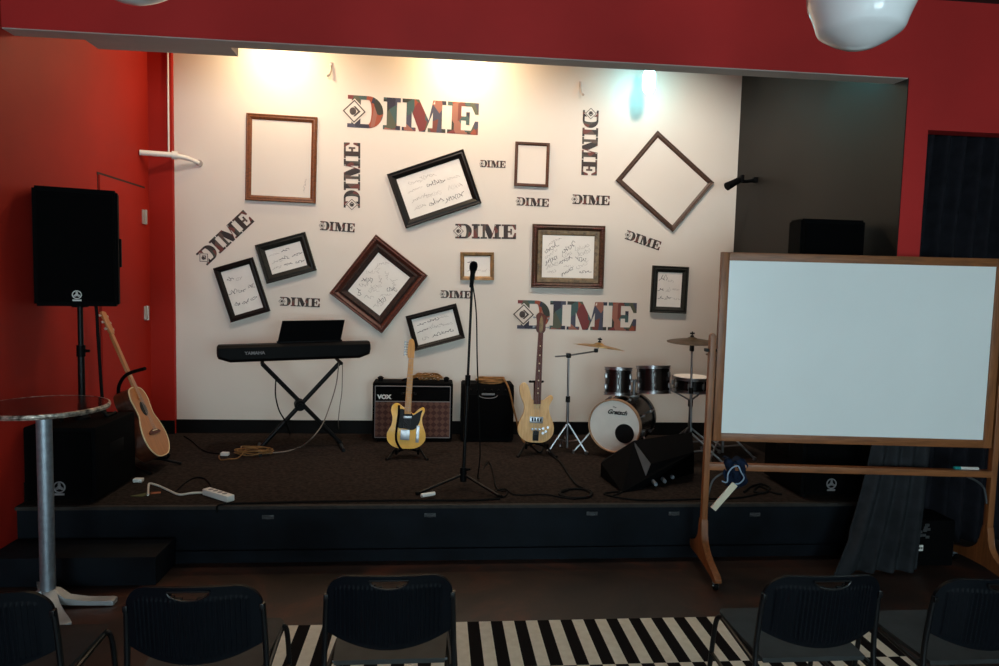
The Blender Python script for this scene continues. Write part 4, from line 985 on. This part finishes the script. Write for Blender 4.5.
for s in (-1, 1):
    bm = B(); box(bm, (0, 0, s*(Hb/2-fw_/2)), (Wb-2*fw_+.002, .036, fw_), lean, bev=.004); o = part('end_frame', bm, wood('whiteboard_oak_level', (116, 68, 34), (150, 92, 50), .45, (3, 30, 30)) if s < 0 else bpy.data.materials['whiteboard_oak_level'], t)
rz = onY(712, 466, wy).z; pz = onY(714, 333, wy).z
for s in (-1, 1):
    x = s*(Wb/2+.030)
    bm = B(); prism(bm, [(x-.019, .14), (x+.019, .14), (x+.019, pz-.019), (x+.012, pz-.005), (x, pz), (x-.012, pz-.005), (x-.019, pz-.019)], -.022, .022, UPR, bev=.003); part('post', bm, M['board_wood'], t)
    foot = outline([(-.34, .055), (-.30, .06), (-.20, .085), (-.09, .13), (-.035, .22), (0, .26), (.035, .22), (.09, .13), (.20, .085), (.30, .06), (.34, .055), (.34, .10), (.30, .11)] if 0 else [(-.34, .055), (-.25, .065), (-.12, .075), (0, .08), (.12, .075), (.25, .065), (.34, .055), (.35, .085), (.27, .11), (.13, .15), (.05, .22), (.025, .34), (-.025, .34), (-.05, .22), (-.13, .15), (-.27, .11), (-.35, .085)], 3)
    bm = B(); prism(bm, foot, x-.021, x+.021, R(PI/2, 'Z') @ R(PI/2, 'X') , bev=.003); part('foot', bm, M['board_wood'], t)
    for y in (-.30, .30):
        bm = B(); cyl(bm, (x-.010, y, .025), (x+.010, y, .025), .025, seg=18); part('caster', bm, M['black'], t)
        bm = B(); box(bm, (x, y, .048), (.03, .03, .022), bev=.004); cyl(bm, (x-.016, y, .025), (x+.016, y, .025), .006, seg=8); part('caster_bracket', bm, M['steel'], t)
    bm = B(); cyl(bm, (x-.035*s-.03*s, 0, z0+Hb/2-.02), (x+.03*s, 0, z0+Hb/2-.02), .009, seg=10); box(bm, (x+.034*s, 0, z0+Hb/2-.02), (.022, .05, .022), bev=.006); part('pivot_bolt', bm, M['black_metal'], t)
    bm = B(); tube(bm, spline([(x-s*.02, 0, rz-.20), (x-s*.045, 0, rz-.10), (x-s*.10, 0, rz-.05), (x-s*.16, 0, rz-.025)], 5), .007, 8); part('brace', bm, M['latch'], t, 'dull metal corner brace')
bm = B(); box(bm, (0, 0, rz-.0), (Wb+.03, .05, .042), bev=.003); part('rail', bm, bpy.data.materials['whiteboard_oak_level'], t)
wbM = R(yawb, 'Z'); wbM.translation = Vector(t.location)
def wbw(px, py, off=0):                    # a point in the board's plane under a sight line
    n = Vector((-math.sin(yawb), math.cos(yawb), 0)); d = ray(px, py); c = Vector(t.location)+n*off
    return EYE + d*((c-EYE).dot(n)/d.dot(n))
ztop = rz+.021
# marker on the rail
p = wbw(967, 472, -.0); mk_ = thing('marker_pen', 'white marker pen with teal cap lying on the whiteboard rail', 'marker', (p.x, p.y, ztop+.010), R(yawb, 'Z'))
bm = B(); tube(bm, [(-.045, 0, 0), (.07, 0, 0)], .0095, 12); part('barrel', bm, M['white_plastic'], mk_)
bm = B(); tube(bm, [(-.085, 0, 0), (-.045, 0, 0)], .010, 12); part('cap', bm, M['teal_plastic'], mk_, 'teal cap')
# navy cloth hung over the rail and ivory stick on its cord
p = wbw(734, 470); cl = thing('hanging_cloth', 'crumpled navy cloth hung over the left end of the whiteboard rail', 'cloth', (p.x, p.y, ztop), R(yawb, 'Z'))
bm = B(); rng = random.Random(11); n = 18; rows = []
for i in range(n+1):
    s = i/n; ang = s*PI
    row = []
    for j in range(13):
        x = (j/12-.5)*.15*(1-.25*abs(s-.5))
        if s < .7: y = -.036-.016*math.sin(j*1.1+i*.5); z = .028-.17*(1-s/.7) + .012*math.sin(j*1.7+i*.3)
        else: y = -.036+(s-.7)/.3*.075; z = .030+.012*math.sin(j*.9)
        row.append(bm.verts.new((x+.008*math.sin(i*.9+j), y, z)))
    rows.append(row)
for A, Bq in zip(rows, rows[1:]):
    for k in range(12): bm.faces.new((A[k], A[k+1], Bq[k+1], Bq[k]))
o = part('cloth', bm, M['blue_cloth'], cl, smooth=80); sm = o.modifiers.new('thick', 'SOLIDIFY'); sm.thickness = .006
bm = B(); pp = [wbw(x, y, -.062)-Vector(cl.location) for x, y in ((722, 481), (727, 482), (728, 474), (732, 468), (738, 466), (741, 472), (744, 478), (740, 483), (735, 484))]
pp = [R(-yawb, 'Z') @ v for v in pp]; tube(bm, spline(pp, 5), .0045, 6); part('cord', bm, M['cord'], cl, 'pale blue cord')
p0, p1 = wbw(735, 484, -.068), wbw(713, 509, -.068)
bm = B(); d_ = p1-p0; xx = d_.normalized(); nn = Vector((math.sin(yawb), -math.cos(yawb), 0)); zz_ = xx.cross(nn)
Mx = Matrix((xx, nn, zz_)).transposed().to_4x4(); Mx.translation = (p0+p1)/2
box(bm, (0, 0, 0), (d_.length, .010, .042), Mx, bev=.002); o = part('hanging_stick', bm, M['ivory']); rebase(o, p0); tag(o, 'flat ivory stick hanging from the navy cloth on the whiteboard', 'stick')

# ------------------------------------------------------------------ curtains
def cloth_grid(name, f, nu, nv, m, label, cat, th=.004):
    bm = B(); rows = [[bm.verts.new(f(i/nu, j/nv)) for i in range(nu+1)] for j in range(nv+1)]
    for A, Bq in zip(rows, rows[1:]):
        for k in range(nu): bm.faces.new((A[k], A[k+1], Bq[k+1], Bq[k]))
    o = part(name, bm, m, None, smooth=80); rebase(o, f(.5, 1)); s = o.modifiers.new('thick', 'SOLIDIFY'); s.thickness = th; tag(o, label, cat); return o
def cur(u, v):
    x = oL-.06 + u*1.55; z = (oT+.12)*(1-v)+.02*v
    return Vector((x-.10*v*(1-u), YS+.20+.045*math.sin(u*78+1.2*math.sin(v*2))+.012*math.sin(u*41+v*3), z))
cloth_grid('black_curtain', cur, 240, 26, M['curtain'], 'black gathered curtain filling the opening in the red wall at the right', 'curtain')
bm = B(); tube(bm, [(oL-.17, YS+.20, oT+.15), (XH-.02, YS+.20, oT+.15)], .016, 10); o = part('curtain_rail', bm, M['black_metal']); rebase(o, (oL, YS+.2, oT+.15)); tag(o, 'black rail above the curtained opening', 'curtain rail')
tl_, tr_ = onY(868, 445, 4.36), onY(925, 448, 4.36)
def drp(u, v):
    s = v**1.6; x0 = tl_.x*(1-s) + (tl_.x-.30)*s; x1 = tr_.x*(1-s)+(tr_.x-.15)*s
    z = 1.02*(1-v)+.012; y = 4.30 - .16*s + .026*math.sin(u*26+v*1.2)*(.5+.6*v)
    y -= .10*max(0, .16-u)/.16*max(0, v-.75)/.25
    return Vector((x0+(x1-x0)*u - .08*max(0, .2-u)/.2*max(0, v-.8)/.2, y, z))
cloth_grid('draped_cloth', drp, 90, 40, M['drape'], 'dark grey cloth hanging in folds to the floor behind the whiteboard', 'cloth', .006)
# rack it hangs from
bm = B()
t = thing('cloth_rack', 'black rack holding the dark grey cloth behind the whiteboard', 'rack', ((tl_.x+tr_.x)/2, 4.33, 0))
wq = (tr_.x-tl_.x)/2
tube(bm, [(-wq-.02, 0, 1.04), (wq+.02, 0, 1.04)], .012, 10); part('crossbar', bm, M['black_metal'], t)
for s in (-1, 1):
    bm = B(); tube(bm, [(s*wq*.5-.05, .06, 0.003), (s*wq*.5-.05, .02, 1.03)], .010, 8); part('leg', bm, M['black_metal'], t)
# box with pale label
p = onZ(930, 566, 0); 
t = thing('equipment_case', 'black box with pale label on the floor right of the dark grey cloth', 'case', (p.x+.02, 4.36, 0), R(-.03, 'Z'))
bm = B(); box(bm, (0, 0, .16), (.28, .24, .316), bev=.01); part('body', bm, M['black_matte'], t)
lp = onY(920, 548.5, 4.23); bm = B(); box(bm, (lp.x-p.x-.02, -.124, lp.z), (.062, .004, .04)); lb = part('paper_label', bm, M['paper'], t, 'small white label', 0)
bm = B()
for k in range(4): box(bm, (lp.x-p.x-.02-.021+.014*k, -.1265, lp.z), (.010, .002, .014))
part('print', bm, M['ink'], lb, None, 0)
sp = onY(926, 532, 4.23); bm = B(); rng = random.Random(5)
for k in range(9): box(bm, (sp.x-p.x-.02+rng.uniform(-.03, .03), -.1235, sp.z+rng.uniform(-.05, .05)), (.026, .003, .018), R(0, 'Y'))
part('worn_sticker', bm, M['latch'], t, 'worn grey sticker', 0)

# ------------------------------------------------------------------ tall round table
tb = onZ(48.5, 606, 0); TH = 1.127; tr = .315
t = thing('bar_table', 'tall round table with dark glossy top and steel pedestal', 'table', (tb.x, tb.y, 0))
bm = B(); lathe(bm, [(0, TH-.024), (tr-.004, TH-.024), (tr-.004, TH), (0, TH)], seg=72); part('tabletop', bm, M['tabletop'], t, 'dark glossy top')
bm = B(); lathe(bm, [(tr-.008, TH-.026), (tr, TH-.025), (tr+.004, TH-.013), (tr, TH-.001), (tr-.008, TH+.001), (tr-.004, TH-.013), (tr-.008, TH-.026)], seg=72, caps=False); part('rim', bm, M['rim'], t, 'mottled bright metal rim')
bm = B(); cyl(bm, (0, 0, .05), (0, 0, TH-.03), .038, seg=28); part('pedestal', bm, M['steel'], t)
bm = B(); lathe(bm, [(.11, TH-.042), (.11, TH-.032)], seg=28); part('mounting_plate', bm, M['black_metal'], t)
for a in (.03, -.87, 2.15, 3.35):
    k = 0
    bm = B(); prism(bm, [(.02, .10), (.05, .095), (.10, .05), (.20, .036), (.29, .030), (.325, .036), (.35, .030), (.35, .005), (.32, .003), (.28, .012), (.10, .016), (.02, .03)], -.03, .03, R(a, 'Z') @ R(PI/2, 'X'), bev=.004)
    for v in bm.verts:
        r = math.hypot(v.co.x, v.co.y)
    part('leg', bm, M['alu'], t)

# ------------------------------------------------------------------ rug
r0 = onZ(455.3, 621.7, .006); yfar = (onZ(455, 621.7, .006).y+onZ(720, 617, .006).y)/2
x9 = onZ(708/5.55+580, 618, .006).x; x8 = onZ(205/5.55+580, 618, .006).x; per = (x9-x8)/4
xl = onZ(282.5, 628, .006).x; ynear = 1.7
bl2 = onZ(640, 663.5, .006).y
def rugmat():
    m, nt, b = nodes('striped_rug_weave')
    tc = nt.nodes.new('ShaderNodeTexCoord'); s = nt.nodes.new('ShaderNodeSeparateXYZ'); nt.links.new(tc.outputs['Object'], s.inputs['Vector'])
    def mth(op, a, bb=None):
        n = nt.nodes.new('ShaderNodeMath'); n.operation = op
        for i, v in enumerate((a, bb)):
            if v is None: continue
            if isinstance(v, (int, float)): n.inputs[i].default_value = v
            else: nt.links.new(v, n.inputs[i])
        return n.outputs[0]
    blk = mth('FLOOR', mth('DIVIDE', mth('MULTIPLY', s.outputs['Y'], -1), yfar-bl2))
    sh = mth('MULTIPLY', mth('MODULO', blk, 2), .5)
    fr = mth('FRACT', mth('ADD', mth('ADD', mth('DIVIDE', s.outputs['X'], per), sh), 40))
    wv = mth('LESS_THAN', fr, .5)
    mx = nt.nodes.new('ShaderNodeMix'); mx.data_type = 'RGBA'
    no = nt.nodes.new('ShaderNodeTexNoise'); no.inputs['Scale'].default_value = 25; no.inputs['Detail'].default_value = 5
    nt.links.new(tc.outputs['Object'], no.inputs['Vector'])
    rp = nt.nodes.new('ShaderNodeValToRGB'); rp.color_ramp.elements[0].color = lin((206, 194, 172)); rp.color_ramp.elements[1].color = lin((236, 228, 212)); nt.links.new(no.outputs['Fac'], rp.inputs['Fac'])
    mx.inputs[6].default_value = lin((22, 18, 18)); nt.links.new(rp.outputs['Color'], mx.inputs[7]); nt.links.new(wv, mx.inputs[0])
    nt.links.new(mx.outputs[2], b.inputs['Base Color']); b.inputs['Roughness'].default_value = .95; b.inputs['Specular IOR Level'].default_value = .1
    return m
bm = B(); xr = 2.45; ox = r0.x
box(bm, ((xl+xr)/2-ox, (ynear-yfar)/2, .003), (xr-xl, yfar-ynear, .006))
o = part('striped_rug', bm, rugmat(), None, smooth=0); o.location = (ox, yfar, .0005); tag(o, 'black and white striped flat rug under the chairs', 'rug')

# ------------------------------------------------------------------ chairs
def make_chair(loc, label):
    t = thing('stacking_chair', label, 'chair', loc, None, 'black stacking chairs in the front row')
    hw, zt, r = .228, .80, .085
    def ztop(x): 
        a = abs(x)-(hw-r); c = .012*(1-(x/hw)**2)
        return zt-.012+c - (r-math.sqrt(max(0, r*r-a*a)) if a > 0 else 0)
    def zbot(x): return .512+.055*(abs(x)/hw)**2
    nx, nz = 112, 36; bm = B(); fr = {}; bk = {}
    def yb(x, z): return -.215+.05*(x/hw)**2-(z-.5)*.12
    for i in range(nx+1):
        x = -hw+2*hw*i/nx
        for j in range(nz+1):
            z = zbot(x)+(ztop(x)-zbot(x))*j/nz
            rib = .0045 if (abs(x) < .195 and j < nz-5 and j > 2 and (i//2) % 2 == 0) else 0
            bk[i, j] = bm.verts.new((x, yb(x, z)-.007-rib, z)); fr[i, j] = bm.verts.new((x, yb(x, z)+.007, z))
    def hole(i, j):
        x = -hw+2*hw*(i+.5)/nx; z = zbot(x)+(ztop(x)-zbot(x))*(j+.5)/nz; zz = ztop(0)-.014
        return abs(x) < .068 and z < zz and ((x/.068)**2+((z-zz)/.032)**2) < 1
    cells = {(i, j) for i in range(nx) for j in range(nz) if not hole(i, j)}
    for (i, j) in cells:
        bm.faces.new((bk[i, j], bk[i+1, j], bk[i+1, j+1], bk[i, j+1])); bm.faces.new((fr[i, j], fr[i, j+1], fr[i+1, j+1], fr[i+1, j]))
        for (di, dj, a, b2) in ((-1, 0, (i, j), (i, j+1)), (1, 0, (i+1, j), (i+1, j+1)), (0, -1, (i, j), (i+1, j)), (0, 1, (i, j+1), (i+1, j+1))):
            if (i+di, j+dj) not in cells: bm.faces.new((bk[a], bk[b2], fr[b2], fr[a]))
    bmesh.ops.delete(bm, geom=[v for v in bm.verts if not v.link_faces], context='VERTS')
    part('backrest', bm, M['chair'], t, smooth=40)
    bm = B(); zz = ztop(0)-.014
    tube(bm, [(.069*math.cos(a), yb(0, zz)-.010, zz+.033*math.sin(a)) for a in [PI+PI*k/16 for k in range(17)]], .0032, 6); tube(bm, [(-.069, yb(0, zz)-.010, zz), (.069, yb(0, zz)-.010, zz)], .0032, 6)
    part('handle_rim', bm, M['chair_tube'], t)
    bm = B(); sw = .215; n = 20; top = []; bot = []
    for j in range(n+1):
        rt, rb = [], []
        for i in range(n+1):
            u, v = i/n*2-1, j/n
            y = -.17+.42*v; w_ = sw*(.93+.07*math.sin(v*PI*.6+.3)); 
            cr = max(0, v-.86)/.14; w_ *= 1-.12*cr*cr; x = u*w_
            z = .452-.012*(1-u*u)*math.sin(v*PI)-.03*max(0, v-.75)**1.5*3-.004
            rt.append(bm.verts.new((x, y, z))); rb.append(bm.verts.new((x*.98, y, z-.018)))
        top.append(rt); bot.append(rb)
    for j in range(n):
        for i in range(n):
            bm.faces.new((top[j][i], top[j][i+1], top[j+1][i+1], top[j+1][i])); bm.faces.new((bot[j][i], bot[j+1][i], bot[j+1][i+1], bot[j][i+1]))
    for k in range(n):
        bm.faces.new((top[0][k], bot[0][k], bot[0][k+1], top[0][k+1])); bm.faces.new((top[n][k], top[n][k+1], bot[n][k+1], bot[n][k]))
        bm.faces.new((top[k][0], top[k+1][0], bot[k+1][0], bot[k][0])); bm.faces.new((top[k][n], bot[k][n], bot[k+1][n], top[k+1][n]))
    part('seat', bm, M['chair_seat'], t, 'grey sheen seat', 50)
    for s in (-1, 1):
        bm = B(); tube(bm, spline([(s*.226, yb(s*hw, .715)-.004, .715), (s*.231, yb(s*hw, .6)-.004, .60), (s*.236, -.175, .44), (s*.238, -.215, .2), (s*.24, -.245, .014)], 5), .0105, 10)
        box(bm, (s*.226, yb(s*hw, .71)-.012, .705), (.016, .014, .022), bev=.003); part('rear_leg', bm, M['chair_tube'], t)
        bm = B(); tube(bm, spline([(s*.20, .19, .425), (s*.222, .215, .40), (s*.232, .235, .2), (s*.238, .25, .014)], 5), .0105, 10); part('front_leg', bm, M['chair_tube'], t)
        bm = B(); tube(bm, [(s*.236, -.212, .24), (s*.231, .228, .25)], .008, 8); tube(bm, [(s*.225, -.175, .418), (s*.205, .195, .42)], .010, 8); part('side_rail', bm, M['chair_tube'], t)
    bm = B(); tube(bm, [(-.20, .13, .418), (.20, .13, .418)], .009, 8); tube(bm, [(-.22, -.12, .418), (.22, -.12, .418)], .009, 8); part('seat_bar', bm, M['chair_tube'], t)
    return t
def chair_at(px, py): 
    p = onZ(px, py, .80); return (p.x, p.y+.24, .0068)
ch = make_chair(chair_at(389.5, 576.5), 'third black chair from the left, squarely before the rug')
for px, py, lb in ((190, 587.5, 'second black chair from the left, its back against the brown floor'), (-28, 592, 'leftmost black chair cut by the photo edge below the bar table'), (830, 577, 'black chair below the middle of the whiteboard'), (1002, 580, 'rightmost black chair cut by the photo edge')):
    c = copy_tree(ch); c.location = chair_at(px, py); c['label'] = lb
    if c.location.x < xl-.3: c.location.z = .0

# ------------------------------------------------------------------ small things and cables on the stage
def floor_cable(pxs, r, m, label, z=0, n=6, name='cable'):
    pts = []
    for p in pxs:
        if len(p) == 2: v = onZ(p[0], p[1], HS+r+.001)
        else: v = Vector(p[2]) if p[0] is None else onY(p[0], p[1], p[2])
        pts.append(v)
    bm = B(); tube(bm, spline(pts, n), r, 6); o = part(name, bm, M[m]); rebase(o, pts[0]); tag(o, label, 'cable'); return o
a, b_ = onZ(206, 494, HS), onZ(231, 502, HS); d = b_-a
t = thing('power_strip', 'white power strip on the carpet near the stage edge', 'power strip', (a+b_)/2, R(math.atan2(d.y, d.x), 'Z'))
bm = B(); box(bm, (0, 0, .022), (d.length, .058, .042), bev=.008); part('housing', bm, M['white_plastic'], t)
bm = B()
for k in range(4): cyl(bm, (-.08+.05*k, 0, .0425), (-.08+.05*k, 0, .044), .017, seg=16)
part('outlets', bm, M['logo_grey'], t, 'grey outlets')
floor_cable([(205, 492.5), (192, 493), (179, 494.5), (168, 490), (158, 485.5), (150, 483.5), (148.5, 486), (148, 495)], .007, 'white_cable', 'white cable curling from the power strip')
floor_cable([(174, 493), (186, 482), (196, 477.5), (206, 479), (211, 486), (212, 490)], .006, 'black_cable', 'short black cable arching behind the power strip')
floor_cable([(217, 512.5, YS-.012), (217.3, 506.5, YS-.008), (222, 504.2), (230, 503.5), (290, 502), (345, 501), (400, 500.2), (470, 500), (500, 498.5)], .007, 'black_cable', 'long black cable along the front edge of the stage')
for i, (px, py, m, lb) in enumerate(((138.5, 482, 'white_plastic', 'small white plug block beside the subwoofer'), (225, 455.5, 'white_plastic', 'small white power adapter on the carpet near the tan cable bundle'), (288, 430.5, 'white_plastic', 'tiny pale block on the floor under the keyboard'))):
    p = onZ(px, py, HS); bm = B(); box(bm, (0, 0, .014), (.062, .045, .026), bev=.006); t = part('power_adapter', bm, M[m]); t.location = p; t.rotation_euler.z = -.15*i; tag(t, lb, 'adapter')
p = onZ(141, 495.5, HS); bm = B(); prism(bm, [(-.06, -.02), (.02, -.03), (.06, .05), (.03, .06)], 0, .003); o = part('tape_strip', bm, M['green_tape'], None, None, 0); o.location = p+Vector((0, 0, .001)); tag(o, 'olive tape strip on the carpet beside the subwoofer', 'tape')
p = onZ(153, 493.5, HS); bm = B(); prism(bm, [(-.04, -.03), (.05, .0), (.04, .03), (-.03, .02)], 0, .003); o = part('tape_strip', bm, M['orange_tape'], None, None, 0); o.location = p+Vector((0, 0, .001)); tag(o, 'orange tape strip on the carpet beside the white cable', 'tape')
# tan bundle under the keyboard
c = onZ(254, 455, HS); pts = []
for k in range(60):
    a = k*.5; pts.append((c.x+(.13+.03*math.sin(k*1.3))*math.cos(a), c.y+(.07+.02*math.cos(k*.8))*math.sin(a), HS+.008+.0008*k+.008*abs(math.sin(k*.7))))
pts += [onZ(238, 458, HS+.006), onZ(229, 459, HS+.006), onZ(221, 460, HS+.006), onZ(219, 456, HS+.006), onZ(224, 453, HS+.006)]
bm = B(); tube(bm, spline(pts, 3), .005, 6); o = part('coiled_cable', bm, M['tan_cable']); rebase(o, (c.x, c.y, HS)); tag(o, 'tan cable bundle on the carpet under the keyboard', 'cable')
floor_cable([(339, 362, 5.96), (336, 385, 5.93), (329, 408, 5.85), (322, 425, 5.75), (311, 439, 5.68), (300, 447), (288, 451), (272, 453), (262, 454)], .005, 'grey_cable', 'grey cable dropping from the right end of the keyboard')
floor_cable([(342.5, 362, 6.0), (342, 390, 6.02), (340, 405, 6.03), (338.5, 419, 6.04), (338.5, 431)], .004, 'grey_cable', 'thin grey cable hanging straight behind the keyboard stand')
floor_cable([(276, 378, 5.88), (275.5, 395, 5.86), (279, 410, 5.86), (285, 421, 5.86), (290, 434)], .006, 'black_cable', 'black cable hanging from the left tube of the keyboard stand')
floor_cable([(184, 436), (192, 441), (200, 448), (208, 452), (222, 454)], .006, 'black_cable', 'black cable on the carpet leading to the small white adapter')
floor_cable([(528, 441), (536, 450), (541, 452), (545, 444), (548, 452), (560, 462), (568, 474), (576, 484), (585, 489), (592, 492), (588, 497), (570, 497.5), (560, 493), (566, 489.5), (582, 489), (591, 493.5), (583, 497.5), (566, 497), (559, 493.5), (568, 490)], .008, 'black_cable', 'black cable running from the bass stand to a ring at the stage edge')
floor_cable([(612, 496), (622, 491.5), (604, 494), (640, 500), (700, 499), (740, 497.5), (765, 492)], .006, 'black_cable', 'black cable under the wedge monitor leading behind the whiteboard')
floor_cable([(744, 492), (752, 486), (762, 484), (770, 488), (764, 493), (754, 491), (760, 486), (772, 492), (782, 494)], .008, 'black_cable', 'black cable tangle on the stage behind the navy cloth')

# ------------------------------------------------------------------ view
sc = bpy.context.scene
w = bpy.data.worlds.new('world'); sc.world = w; w.use_nodes = True
w.node_tree.nodes['Background'].inputs['Color'].default_value = (.5, .6, .7, 1); w.node_tree.nodes['Background'].inputs['Strength'].default_value = .1
sc.view_settings.view_transform = 'Standard'; sc.view_settings.look = 'None'; sc.view_settings.gamma = 1; sc.view_settings.exposure = 0.42
sc.view_settings.use_curve_mapping = False
sc.cycles.use_denoising = True
sc.cycles.max_bounces = 8
